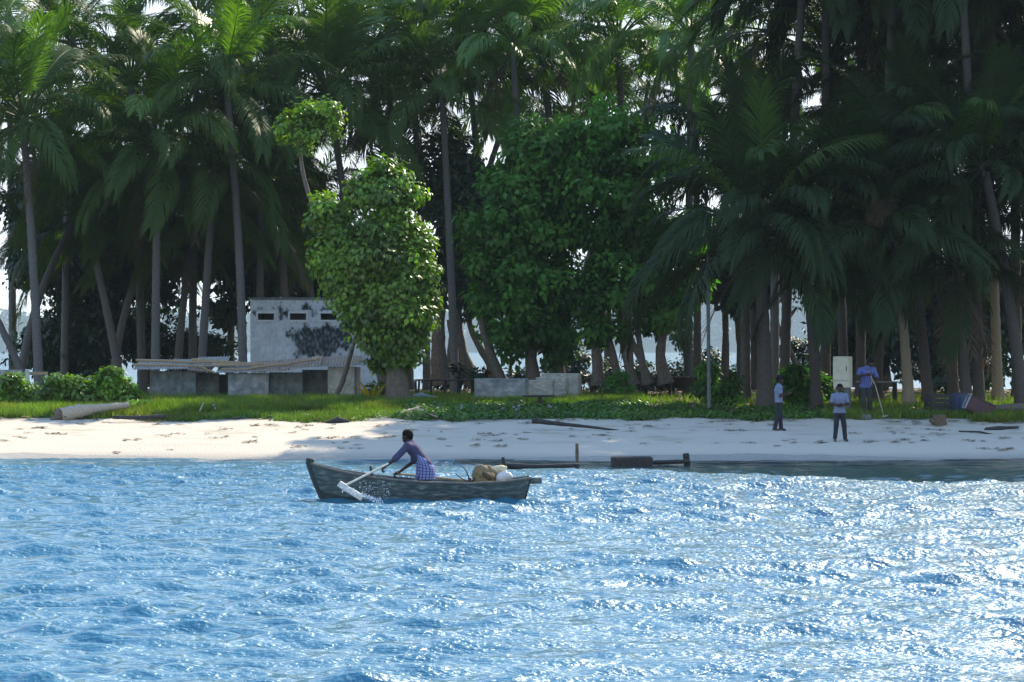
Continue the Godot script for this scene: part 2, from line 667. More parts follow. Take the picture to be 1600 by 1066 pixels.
# base column px at distance d, crown at (cx, cy) in the photograph's measures, at distance d + back
func palm(label: String, bx: float, d: float, cx: float, cy: float, back: float, o := {}) -> Node3D:
	var foot := ground(bx, d)
	var top := at(cx, cy, d + back)
	var t := thing("palm_tree", label, "palm tree", foot, 0.0, "coconut palms of the grove")
	var tall := top.y - foot.y
	var r0: float = o.get("r", 0.17)
	var g := Geo.new()
	var steps := int(clampf(tall / 0.22, 12, 90))
	var path := trunk_path(Vector3(0, -0.15, 0), top - foot, o.get("curve", rf(0.2, 0.7)), steps)
	var rad := []
	for k in steps + 1:
		var u := float(k) / steps
		var rr := r0 * lerpf(1.0, 0.66, u) + r0 * 0.75 * exp(-u * tall / 0.35)
		rad.append(rr * (1.0 + (0.055 if k % 2 == 0 else -0.035)))
	g.tube(path, rad, 10)
	part("trunk", g.mesh(), M.palm_bark_sun_tint if o.get("pale", false) else (M.palm_bark_dark if o.get("mat", "") == "frond_shade_tint" else M.palm_bark), t)
	var head := top - foot
	var n: int = o.get("n", 24)
	var size: float = o.get("size", 4.6)
	var spin := rf(0, TAU)
	var main: Material = M[o.get("mat", "frond")]
	var limit: float = o.get("droop", 7.4)
	for k in n:
		var u := (k + rf(0.0, 0.8)) / n
		var kind := clampi(int(u * limit), 0, 7)
		var yaw := spin + k * 2.39996 + rf(-0.25, 0.25)
		var b := Basis(Vector3.UP, yaw) * Basis(Vector3.RIGHT, rf(-0.45, 0.45)) * Basis(Vector3.BACK, rf(-0.12, 0.12))
		var s := size * rf(0.86, 1.12) * (0.8 if kind == 0 else 1.0)
		var from: Vector3 = head + Vector3(0, 0.18 - 0.5 * u, 0) + b.x * Vector3(1, 0, 1) * r0 * 0.6
		var m := main
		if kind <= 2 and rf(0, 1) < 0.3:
			m = M.frond if main == M.frond_shade_tint else M.frond_young_sun_tint
		if kind == 7 and rf(0, 1) < 0.35:
			m = M.frond_dead
		part("frond", fronds[kind][rng.randi_range(0, 2)], m, t, Transform3D(b.scaled(Vector3.ONE * s), from))
	for k in o.get("dead", 1):
		part("dead_frond", dead_fronds[k % 3], M.frond_dead, t, Transform3D(Basis(Vector3.UP, rf(0, TAU)).scaled(Vector3.ONE * size * rf(0.6, 0.85)), head + Vector3(0, -0.45, 0)))
	if o.get("nuts", false):
		for k in 5:
			var s := SphereMesh.new()
			s.radius = 0.13
			s.height = 0.3
			s.radial_segments = 10
			s.rings = 6
			part("coconut", s, M.leaf, t, Transform3D(Basis(), head + Vector3(0.28, -0.35, 0).rotated(Vector3.UP, spin + k * 1.3)))
	return t


# ---------------------------------------------------------------- broadleaf trees and shrubs
func leaf_clump(s: int, leaves: int, size: float, radius: float, long := 1.25) -> ArrayMesh:
	var r := RandomNumberGenerator.new()
	r.seed = s
	var g := Geo.new()
	for k in leaves:
		var dir := Vector3(r.randfn(0, 1), r.randfn(0.25, 0.8), r.randfn(0, 1)).normalized()
		var p := dir * radius * pow(r.randf(), 0.45)
		var out := (dir + Vector3(0, -0.55, 0) + Vector3(r.randf_range(-0.5, 0.5), r.randf_range(-0.4, 0.3), r.randf_range(-0.5, 0.5))).normalized()
		var up := (Vector3.UP + dir * 0.8 + Vector3(r.randf_range(-0.5, 0.5), 0, r.randf_range(-0.5, 0.5))).normalized()
		var across := out.cross(up).normalized()
		up = across.cross(out)
		var l := size * long * r.randf_range(0.7, 1.2)
		var w := size * 0.5 * r.randf_range(0.8, 1.15)
		var tone := r.randf_range(0.7, 1.3)
		g.col = Color(tone * r.randf_range(0.92, 1.15), tone, tone * 0.9)
		var mid := p + out * l * 0.42 - up * l * 0.05
		var tip := p + out * l - up * l * 0.2
		var a := mid + across * w + up * w * 0.25
		var b := mid - across * w + up * w * 0.25
		g.tri(p, a, mid, up)
		g.tri(a, tip, mid, up)
		g.tri(p, mid, b, up)
		g.tri(b, mid, tip, up)
	return g.mesh()


func make_leaf_meshes() -> void:
	leaf_meshes.append(leaf_clump(201, 16, 0.15, 0.3, 1.15))   # heart-shaped leaves
	leaf_meshes.append(leaf_clump(202, 14, 0.19, 0.36, 1.4))   # broader leaves
	leaf_meshes.append(leaf_clump(203, 12, 0.11, 0.2, 1.5))    # shrubs
	leaf_meshes.append(leaf_clump(204, 10, 0.07, 0.13, 1.1))   # creepers


# lobes: [px, py, radius px, distance offset]
func crown_places(lobes: Array, d: float, foot: Vector3, per: float, gap: float, s: int, shell := 0.55, scale := 1.0) -> Array:
	var places := []
	var tints := []
	var holes := FastNoiseLite.new()
	holes.seed = s
	holes.frequency = 0.42
	for l in lobes:
		var dd: float = d + (l[3] if l.size() > 3 else 0.0)
		var c := at(l[0], l[1], dd)
		var r: float = l[2] * dd / F
		var count := int(per * 12.6 * r * r / 9.0)
		for k in count:
			var dir := Vector3(rng.randfn(0, 1), rng.randfn(0, 1), rng.randfn(0, 1)).normalized()
			var bumpy := 1.0 + 0.32 * holes.get_noise_3d(c.x * 2.0 + dir.x * 3.5, c.y * 2.0 + dir.y * 3.5, c.z + dir.z * 3.5)
			var mid: Vector3 = c + dir * r * bumpy * pow(rng.randf(), shell * 0.5)
			if holes.get_noise_3d(mid.x * 2.2, mid.y * 2.2, mid.z * 2.2) < gap:
				continue
			var tuft := minf(0.42, r * 0.42)
			var shade := rf(0.5, 1.55)
			for z in 9:
				var p := mid + Vector3(rng.randfn(0, 1), rng.randfn(0, 0.5), rng.randfn(0, 1)) * tuft * 0.6
				var up := (Vector3.UP + dir * 0.7).normalized()
				var side := up.cross(Vector3(rf(-1, 1), rf(-0.3, 0.3), rf(-1, 1))).normalized()
				var b := Basis(side, up, side.cross(up))
				places.append(Transform3D(b.scaled(Vector3.ONE * rf(0.7, 1.2) * scale), p - foot))
				var tone := rf(0.82, 1.2) * shade
				tints.append(Color(tone * rf(0.9, 1.12), tone, tone * rf(0.85, 1.0)))
	return [places, tints]


# stems: [[px0, py0] ... ] polylines in photo measures, with start and end radius in metres
func stems(g: Geo, lines: Array, d: float, foot: Vector3) -> void:
	for l in lines:
		var pts := []
		var rad := []
		var n: int = l[0].size()
		for k in n:
			var q = l[0][k]
			pts.append(at(q[0], q[1], d + (q[2] if q.size() > 2 else 0.0)) - foot)
		var fine := []
		for k in n - 1:
			var a: Vector3 = pts[maxi(k - 1, 0)]
			var b: Vector3 = pts[k]
			var c: Vector3 = pts[k + 1]
			var e: Vector3 = pts[mini(k + 2, n - 1)]
			for z in 5:
				fine.append(b.cubic_interpolate(c, a, e, z / 5.0))
		fine.append(pts[n - 1])
		for k in fine.size():
			var u := float(k) / (fine.size() - 1)
			rad.append(lerpf(l[1], l[2], u) * (1.0 + 0.08 * sin(k * 2.3)) + l[1] * 0.5 * exp(-u * 9.0))
		g.tube(fine, rad, 9)


func tree(called: String, label: String, bx: float, d: float, lobes: Array, trunks: Array, o := {}) -> Node3D:
	var foot := ground(bx, d)
	var t := thing(called, label, o.get("category", "tree"), foot, 0.0, o.get("group", ""))
	for l in trunks:
		var g := Geo.new()
		stems(g, [l], d, foot)
		part(o.get("stem", "trunk"), g.mesh(), M.bark, t)
	var made := crown_places(lobes, d, foot, o.get("per", 9.0), o.get("gap", -0.12), int(bx) + int(d), o.get("shell", 0.55), o.get("scale", 1.0))
	scatter(o.get("foliage", "crown"), leaf_meshes[o.get("leaf", 1)], M[o.get("mat", "leaf")], made[0], made[1], t)
	return t


# ---------------------------------------------------------------- bodies: tapered bones joined smoothly, meshed as surface nets
# bones: [a, b, radius a, radius b]
func body_mesh(bones: Array, cell: float, sharp := 75.0, floor_y := -99.0, ceil_y := 99.0) -> ArrayMesh:
	var lo := Vector3(1e9, 1e9, 1e9)
	var hi := -lo
	for b in bones:
		var r := maxf(b[2], b[3]) + cell * 3.0 + 0.02
		for p in [b[0], b[1]]:
			lo = lo.min(p - Vector3.ONE * r)
			hi = hi.max(p + Vector3.ONE * r)
	var nx := int((hi.x - lo.x) / cell) + 2
	var ny := int((hi.y - lo.y) / cell) + 2
	var nz := int((hi.z - lo.z) / cell) + 2
	var field := PackedFloat32Array()
	field.resize(nx * ny * nz)
	for b in bones:
		var pa: Vector3 = b[0]
		var pb: Vector3 = b[1]
		var ra: float = b[2]
		var rb: float = b[3]
		var m := maxf(ra, rb) + 4.5 / sharp
		var l := pa.min(pb) - Vector3.ONE * m - lo
		var h := pa.max(pb) + Vector3.ONE * m - lo
		var ab := pb - pa
		var len2 := maxf(ab.length_squared(), 1e-8)
		for z in range(maxi(0, int(l.z / cell)), mini(nz, int(h.z / cell) + 2)):
			for y in range(maxi(0, int(l.y / cell)), mini(ny, int(h.y / cell) + 2)):
				var row := (z * ny + y) * nx
				for x in range(maxi(0, int(l.x / cell)), mini(nx, int(h.x / cell) + 2)):
					var p := lo + Vector3(x, y, z) * cell - pa
					var t := clampf(p.dot(ab) / len2, 0.0, 1.0)
					var dist := (p - ab * t).length() - lerpf(ra, rb, t)
					if dist < 5.0 / sharp:
						field[row + x] += exp(-sharp * dist)
	if floor_y > -90.0 or ceil_y < 90.0:
		for z in nz:
			for y in ny:
				var yy := lo.y + y * cell
				if yy < floor_y or yy > ceil_y:
					for x in nx:
						field[(z * ny + y) * nx + x] = minf(field[(z * ny + y) * nx + x], 0.3)
	for k in field.size():
		field[k] = 4.0 if field[k] <= 0.0 else -log(field[k]) / sharp
	var ids := {}
	var v := PackedVector3Array()
	var off := [0, 1, nx, nx + 1, nx * ny, nx * ny + 1, nx * ny + nx, nx * ny + nx + 1]
	var cor := [Vector3(0, 0, 0), Vector3(1, 0, 0), Vector3(0, 1, 0), Vector3(1, 1, 0), Vector3(0, 0, 1), Vector3(1, 0, 1), Vector3(0, 1, 1), Vector3(1, 1, 1)]
	var edges := [[0, 1], [2, 3], [4, 5], [6, 7], [0, 2], [1, 3], [4, 6], [5, 7], [0, 4], [1, 5], [2, 6], [3, 7]]
	for z in nz - 1:
		for y in ny - 1:
			for x in nx - 1:
				var at_ := (z * ny + y) * nx + x
				if absf(field[at_]) > cell * 3.0:
					continue
				var inside := 0
				for k in 8:
					if field[at_ + off[k]] < 0.0:
						inside += 1
				if inside == 0 or inside == 8:
					continue
				var sum := Vector3.ZERO
				var cnt := 0
				for e in edges:
					var fa: float = field[at_ + off[e[0]]]
					var fb: float = field[at_ + off[e[1]]]
					if (fa < 0.0) != (fb < 0.0):
						sum += cor[e[0]].lerp(cor[e[1]], fa / (fa - fb))
						cnt += 1
				ids[at_] = v.size()
				v.append(lo + (Vector3(x, y, z) + sum / cnt) * cell)
	var idx := PackedInt32Array()
	var steps := [1, nx, nx * ny]
	for at_ in ids:
		var fa: float = field[at_]
		for ax in 3:
			var fb: float = field[at_ + steps[ax]]
			if (fa < 0.0) == (fb < 0.0):
				continue
			var u: int = steps[(ax + 1) % 3]
			var w: int = steps[(ax + 2) % 3]
			if not (ids.has(at_ - u) and ids.has(at_ - w) and ids.has(at_ - u - w)):
				continue
			var q := [ids[at_ - u - w], ids[at_ - w], ids[at_], ids[at_ - u]]
			if fa < 0.0:
				q = [q[0], q[3], q[2], q[1]]
			for k in [0, 1, 2, 0, 2, 3]:
				idx.append(q[k])
	var nn := PackedVector3Array()
	nn.resize(v.size())
	for k in range(0, idx.size(), 3):
		var cr := (v[idx[k + 2]] - v[idx[k]]).cross(v[idx[k + 1]] - v[idx[k]])
		for z in 3:
			nn[idx[k + z]] += cr
	for k in nn.size():
		nn[k] = nn[k].normalized()
	var uv := PackedVector2Array()
	uv.resize(v.size())
	for k in v.size():
		uv[k] = Vector2(v[k].x + v[k].z, v[k].y)
	var arr := []
	arr.resize(Mesh.ARRAY_MAX)
	arr[Mesh.ARRAY_VERTEX] = v
	arr[Mesh.ARRAY_NORMAL] = nn
	arr[Mesh.ARRAY_TEX_UV] = uv
	arr[Mesh.ARRAY_INDEX] = idx
	var m := ArrayMesh.new()
	m.add_surface_from_arrays(Mesh.PRIMITIVE_TRIANGLES, arr)
	return m


func chain(pts: Array, radii: Array) -> Array:
	var out := []
	for k in pts.size() - 1:
		out.append([pts[k], pts[k + 1], radii[k], radii[k + 1]])
	return out


# a hand: palm, four fingers of different lengths that curl, a thumb from the side of the palm
func hand(wrist: Vector3, fwd: Vector3, palm_down: Vector3, thumb_side: Vector3, k: float, curl: float) -> Array:
	var out := []
	var f := fwd.normalized()
	var s := (thumb_side - f * thumb_side.dot(f)).normalized()
	var dn := (palm_down - f * palm_down.dot(f) - s * palm_down.dot(s)).normalized()
	out.append([wrist, wrist + f * 0.05 * k, 0.024 * k, 0.026 * k])
	for q in 4:
		var side := (1.5 - q) * 0.019 * k
		var root := wrist + f * 0.03 * k + s * side * 0.6
		var knuckle := wrist + f * (0.088 - absf(q - 1.2) * 0.004) * k + s * side
		out.append([root, knuckle, 0.017 * k, 0.0115 * k])
		var l: float = [0.042, 0.048, 0.045, 0.035][q] * k
		var a := curl
		var p := knuckle
		for z in 3:
			var dir := f * cos(a) + dn * sin(a)
			var nxt: Vector3 = p + dir * l * [1.0, 0.65, 0.5][z]
			out.append([p, nxt, (0.0105 - 0.001 * z) * k, (0.0095 - 0.001 * z) * k])
			p = nxt
			a += curl
	var tb := wrist + f * 0.025 * k + s * 0.022 * k
	var t1 := tb + (f * 0.7 + s * 0.7 + dn * 0.25).normalized() * 0.045 * k
	var t2 := t1 + (f * 0.85 + s * 0.1 + dn * 0.5).normalized() * 0.036 * k
	out.append([tb, t1, 0.014 * k, 0.0115 * k])
	out.append([t1, t2, 0.0115 * k, 0.009 * k])
	return out


# a head with face, ears and hair: returns [skin bones, hair bones]; c is the centre, fwd where it looks, up its crown
func head_bones(c: Vector3, fwd: Vector3, up: Vector3, k: float) -> Array:
	var f := fwd.normalized()
	var u := (up - f * up.dot(f)).normalized()
	var s := f.cross(u)
	var q := func(x: float, y: float, z: float) -> Vector3: return c + (s * x + u * y + f * z) * k
	var skin := [
		[q.call(0, 0.035, -0.02), q.call(0, 0.03, 0.012), 0.076 * k, 0.072 * k],
		[q.call(0, -0.04, 0.03), q.call(0, -0.075, 0.055), 0.052 * k, 0.036 * k],
		[q.call(0, 0.012, 0.084), q.call(0, -0.02, 0.1), 0.008 * k, 0.0135 * k],
		[q.call(-0.03, 0.03, 0.074), q.call(0.03, 0.03, 0.074), 0.012 * k, 0.012 * k],
		[q.call(-0.017, -0.052, 0.088), q.call(0.017, -0.052, 0.088), 0.0095 * k, 0.0095 * k],
		[q.call(-0.017, -0.066, 0.084), q.call(0.017, -0.066, 0.084), 0.009 * k, 0.009 * k],
		[q.call(-0.045, -0.01, 0.05), q.call(-0.04, -0.03, 0.052), 0.024 * k, 0.024 * k],
		[q.call(0.045, -0.01, 0.05), q.call(0.04, -0.03, 0.052), 0.024 * k, 0.024 * k],
		[q.call(-0.083, 0.02, -0.008), q.call(-0.08, -0.02, 0.0), 0.014 * k, 0.011 * k],
		[q.call(0.083, 0.02, -0.008), q.call(0.08, -0.02, 0.0), 0.014 * k, 0.011 * k],
	]
	var hair := [
		[q.call(0, 0.052, -0.03), q.call(0, 0.062, 0.014), 0.085 * k, 0.07 * k],
		[q.call(0, 0.0, -0.052), q.call(0, -0.03, -0.056), 0.066 * k, 0.045 * k],
		[q.call(-0.05, 0.06, 0.035), q.call(0.05, 0.06, 0.035), 0.034 * k, 0.034 * k],
		[q.call(-0.066, 0.03, -0.02), q.call(-0.07, 0.0, -0.03), 0.026 * k, 0.016 * k],
		[q.call(0.066, 0.03, -0.02), q.call(0.07, 0.0, -0.03), 0.026 * k, 0.016 * k],
	]
	var eyes := [q.call(-0.031, 0.012, 0.078), q.call(0.031, 0.012, 0.078)]
	return [skin, hair, eyes]


# joints J in metres from the feet: hips, chest, neck, head, look, sho_l/r, elb_l/r, wri_l/r, knee_l/r, ank_l/r, toe_l/r
func person(label: String, where: Vector3, turn: float, J: Dictionary, k: float, o := {}) -> Node3D:
	var t := thing("person", label, "person", where, turn)
	var skin: Material = o.get("skin", M.skin)
	var wide: float = o.get("hip", 0.075) * k
	var hips: Vector3 = J.hips
	var chest: Vector3 = J.chest
	var neck: Vector3 = J.neck
	var across: Vector3 = (J.sho_r - J.sho_l).normalized()
	var hip_across: Vector3 = J.get("hip_across", across)
	var hl := hips - hip_across * wide
	var hr := hips + hip_across * wide
	var waist := hips.lerp(chest, 0.42)
	var torso := [
		[hl, hr, 0.098 * k, 0.098 * k],
		[hips - hip_across * 0.035 * k, waist - across * 0.035 * k, 0.1 * k, 0.092 * k], [hips + hip_across * 0.035 * k, waist + across * 0.035 * k, 0.1 * k, 0.092 * k],
		[waist - across * 0.04 * k, chest - across * 0.06 * k, 0.09 * k, 0.1 * k], [waist + across * 0.04 * k, chest + across * 0.06 * k, 0.09 * k, 0.1 * k],
		[chest - across * 0.06 * k, J.sho_l, 0.09 * k, 0.055 * k], [chest + across * 0.06 * k, J.sho_r, 0.09 * k, 0.055 * k],
		[J.sho_l, neck, 0.05 * k, 0.045 * k], [J.sho_r, neck, 0.05 * k, 0.045 * k],
		[chest, neck, 0.08 * k, 0.06 * k],
	]
	var bones := torso.duplicate()
	bones.append([neck, J.head, 0.05 * k, 0.046 * k])
	var hd := head_bones(J.head, J.look, J.get("up", Vector3.UP), k * o.get("head", 1.0))
	for s in ["l", "r"]:
		bones.append([J["sho_" + s], J["elb_" + s], 0.048 * k, 0.037 * k])
		bones.append([J["elb_" + s], J["wri_" + s], 0.037 * k, 0.025 * k])
		bones.append([hl if s == "l" else hr, J["knee_" + s], 0.085 * k, 0.052 * k])
		bones.append([J["knee_" + s], J["ank_" + s], 0.053 * k, 0.033 * k])
		bones.append([J["ank_" + s], J["toe_" + s], 0.036 * k, 0.026 * k])
	var skin_mesh := body_mesh(bones, 0.014 * k, 90.0 / k)
	var b := part("body", skin_mesh, skin, t)
	var fine := hd[0] as Array
	fine.append([J.head.lerp(neck, 0.3), neck, 0.046 * k, 0.05 * k])
	part("head", body_mesh(fine, 0.0065 * k, 170.0 / k), skin, t)
	part("hair", body_mesh(hd[1], 0.009 * k, 120.0 / k), o.get("hair", M.hair), t)
	for e in hd[2]:
		var sm := SphereMesh.new()
		sm.radius = 0.0115 * k
		sm.height = 0.023 * k
		sm.radial_segments = 10
		sm.rings = 6
		part("eye", sm, M.eye, t, Transform3D(Basis(), e))
	for s in ["l", "r"]:
		var wr: Vector3 = J["wri_" + s]
		var fw: Vector3 = J.get("hand_" + s, wr - J["elb_" + s])
		part("hand", body_mesh(hand(wr, fw, J.get("palm_" + s, Vector3.DOWN), J.get("thumb_" + s, Vector3.UP), k * 1.05, J.get("curl", 0.5)), 0.005 * k, 260.0 / k), skin, t)
	# shirt over torso and upper arms
	if o.has("shirt"):
		var sh := []
		for q in torso:
			sh.append([q[0], q[1], q[2] + 0.014 * k, q[3] + 0.014 * k])
		sh.append([J.sho_l.lerp(chest, 0.3) , J.sho_r.lerp(chest, 0.3), 0.06 * k, 0.06 * k])
		for s in ["l", "r"]:
			var e: Vector3 = J["sho_" + s].lerp(J["elb_" + s], o.get("sleeve", 0.62))
			sh.append([J["sho_" + s], e, 0.066 * k, 0.06 * k])
		var hem: float = o.get("hem", -99.0)
		part("shirt", body_mesh(sh, 0.013 * k, 85.0 / k, hem), o.shirt, t)
	if o.has("trousers"):
		var tr := []
		tr.append([hl, hr, 0.107 * k, 0.107 * k])
		tr.append([hips, waist, 0.1 * k, 0.088 * k])
		for s in ["l", "r"]:
			var h0 := hl if s == "l" else hr
			var a: Vector3 = J["knee_" + s].lerp(J["ank_" + s], o.get("leg", 0.9))
			tr.append([h0, J["knee_" + s], 0.095 * k, 0.07 * k])
			tr.append([J["knee_" + s], a, 0.07 * k, 0.062 * k])
		part("trousers", body_mesh(tr, 0.013 * k, 85.0 / k, -99.0, o.get("belt", 99.0)), o.trousers, t)
	if o.has("shoes"):
		for s in ["l", "r"]:
			var a: Vector3 = J["ank_" + s]
			var z: Vector3 = J["toe_" + s]
			var dn := Vector3(0, -0.012 * k, 0)
			part("shoe", body_mesh([[a + dn - (z - a) * 0.25, z + dn, 0.045 * k, 0.034 * k]], 0.009 * k, 120.0 / k), o.shoes, t)
	return t


# ---------------------------------------------------------------- the boat and what is in it
const BOAT_D := 50.6


func boat_g(t: float) -> float:
	var pts := [[0.0, 0.675], [0.06, 0.615], [0.14, 0.54], [0.3, 0.435], [0.5, 0.36], [0.72, 0.335], [0.88, 0.36], [1.0, 0.42]]
	for k in pts.size() - 1:
		if t <= pts[k + 1][0]:
			var u: float = (t - pts[k][0]) / (pts[k + 1][0] - pts[k][0])
			return lerpf(pts[k][1], pts[k + 1][1], u)
	return 0.42


func boat_b(t: float) -> float:
	return 0.03 + 0.47 * pow(sin(PI * clampf(t * 0.78 + 0.02, 0.0, 1.0)), 0.75)


func hull_point(t: float, s: float, side: float, out: float) -> Vector3:
	var x := lerpf(lerpf(-1.56, 1.74, t), lerpf(-1.98, 2.0, t), pow(s, 0.75))
	var k := -0.26 + 0.1 * pow(maxf(0.0, 1.0 - t * 5.0), 2.0)
	var y := lerpf(k, boat_g(t), pow(s, 1.25))
	var z := boat_b(t) * pow(s, 0.48) + out
	return Vector3(x, y, z * side)


func make_boat() -> void:
	var root := thing("rowing_boat", "weathered grey green wooden rowing boat with raised bow on the lagoon", "rowing boat", Vector3(wx(656, BOAT_D), 0, -BOAT_D))
	var strakes := 6
	for side in [1.0, -1.0]:
		for k in strakes:
			var g := Geo.new()
			var s0 := float(k) / strakes
			var s1 := float(k + 1) / strakes
			var outer := []
			var inner := []
			for q in 3:
				var s := lerpf(s0, s1 + 0.012, q / 2.0)
				var ro := []
				var ri := []
				for z in 31:
					var t := z / 30.0
					var lap := 0.013 * (1.0 - q / 2.0)
					ro.append(hull_point(t, maxf(s, 0.004), side, 0.008 + lap))
					ri.append(hull_point(t, maxf(s, 0.004), side, -0.016))
				outer.append(ro)
				inner.append(ri)
			g.sheet(outer if side > 0 else outer)
			g.sheet(inner)
			for z in 30:
				g.quad(outer[2][z], outer[2][z + 1], inner[2][z + 1], inner[2][z], Vector3.UP)
				g.quad(outer[0][z], outer[0][z + 1], inner[0][z + 1], inner[0][z], Vector3.DOWN)
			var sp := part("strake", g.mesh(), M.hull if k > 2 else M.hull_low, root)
		var rail := []
		var rr := []
		for z in 31:
			rail.append(hull_point(z / 30.0, 1.0, side, 0.012) + Vector3(0, 0.008, 0))
			rr.append(0.027)
		var g2 := Geo.new()
		g2.tube(rail, rr, 6)
		part("gunwale", g2.mesh(), M.hull_inside, root)
	var stem := Geo.new()
	var pts := []
	var rad := []
	for k in 12:
		var s := k / 11.0
		var p := hull_point(0.0, s, 1.0, 0.0)
		p.z = 0.0
		p.x -= 0.035
		pts.append(p + Vector3(-0.02 * s, 0.05 * s * s, 0))
		rad.append(lerpf(0.045, 0.06, s))
	stem.tube(pts, rad, 8)
	stem.box(pts[11] + Vector3(0.03, 0.02, 0), Vector3(0.15, 0.075, 0.11), Basis(Vector3.BACK, -0.1), 0.015)
	part("stem_post", stem.mesh(), M.hull_low, root)
	var tr := Geo.new()
	for k in 10:
		var a := hull_point(1.0, k / 10.0 + 0.002, 1.0, 0.0)
		var b := hull_point(1.0, (k + 1) / 10.0, 1.0, 0.0)
		for dx in [0.0, 0.035]:
			var o := Vector3(dx, 0, 0)
			tr.quad(a + o, b + o, Vector3(b.x + dx, b.y, -b.z), Vector3(a.x + dx, a.y, -a.z), Vector3.RIGHT if dx > 0 else Vector3.LEFT)
		for s in [1.0, -1.0]:
			var m := Vector3(1, 1, s)
			tr.quad(a * m, b * m, b * m + Vector3(0.035, 0, 0), a * m + Vector3(0.035, 0, 0), Vector3(0, 0, s))
	part("transom", tr.mesh(), M.hull_low, root)
	var rud := Geo.new()
	rud.box(Vector3(2.05, 0.375, 0.06), Vector3(0.36, 0.11, 0.05), Basis(), 0.012)
	part("stern_plank", rud.mesh(), M.hull_inside, root)
	for t in [0.24, 0.47, 0.68, 0.88]:
		var th := Geo.new()
		var p := hull_point(t, 0.86, 1.0, 0.0)
		th.box(Vector3(p.x, p.y, 0), Vector3(0.2, 0.03, p.z * 2.0 - 0.03), Basis(), 0.008)
		part("thwart", th.mesh(), M.hull_inside, root)
	for k in 9:
		var t := 0.1 + k * 0.095
		for side in [1.0, -1.0]:
			var rp := []
			var r3 := []
			for q in 7:
				rp.append(hull_point(t, 0.06 + q * 0.15, side, -0.03))
				r3.append(0.018)
			var rb := Geo.new()
			rb.tube(rp, r3, 5)
			part("rib", rb.mesh(), M.hull_inside, root)
	var fl := Geo.new()
	for side in [1.0, -1.0]:
		for k in 2:
			fl.box(Vector3(0.1, -0.115, side * (0.075 + 0.145 * k)), Vector3(2.5, 0.022, 0.135), Basis(), 0.006)
	part("floor_board", fl.mesh(), M.hull_inside, root)
	var pin := Geo.new()
	var pp := hull_point(0.272, 1.0, 1.0, 0.0)
	pin.box(Vector3(-0.865, pp.y + 0.085, pp.z - 0.01), Vector3(0.05, 0.24, 0.045), Basis(Vector3.BACK, 0.16), 0.01)
	part("thole_pin", pin.mesh(), M.hull_low, root)
	var pin2 := Geo.new()
	pin2.box(Vector3(0.19, 0.43, -0.36), Vector3(0.05, 0.2, 0.045), Basis(Vector3.BACK, -0.4), 0.01)
	part("thole_pin", pin2.mesh(), M.hull_low, root)


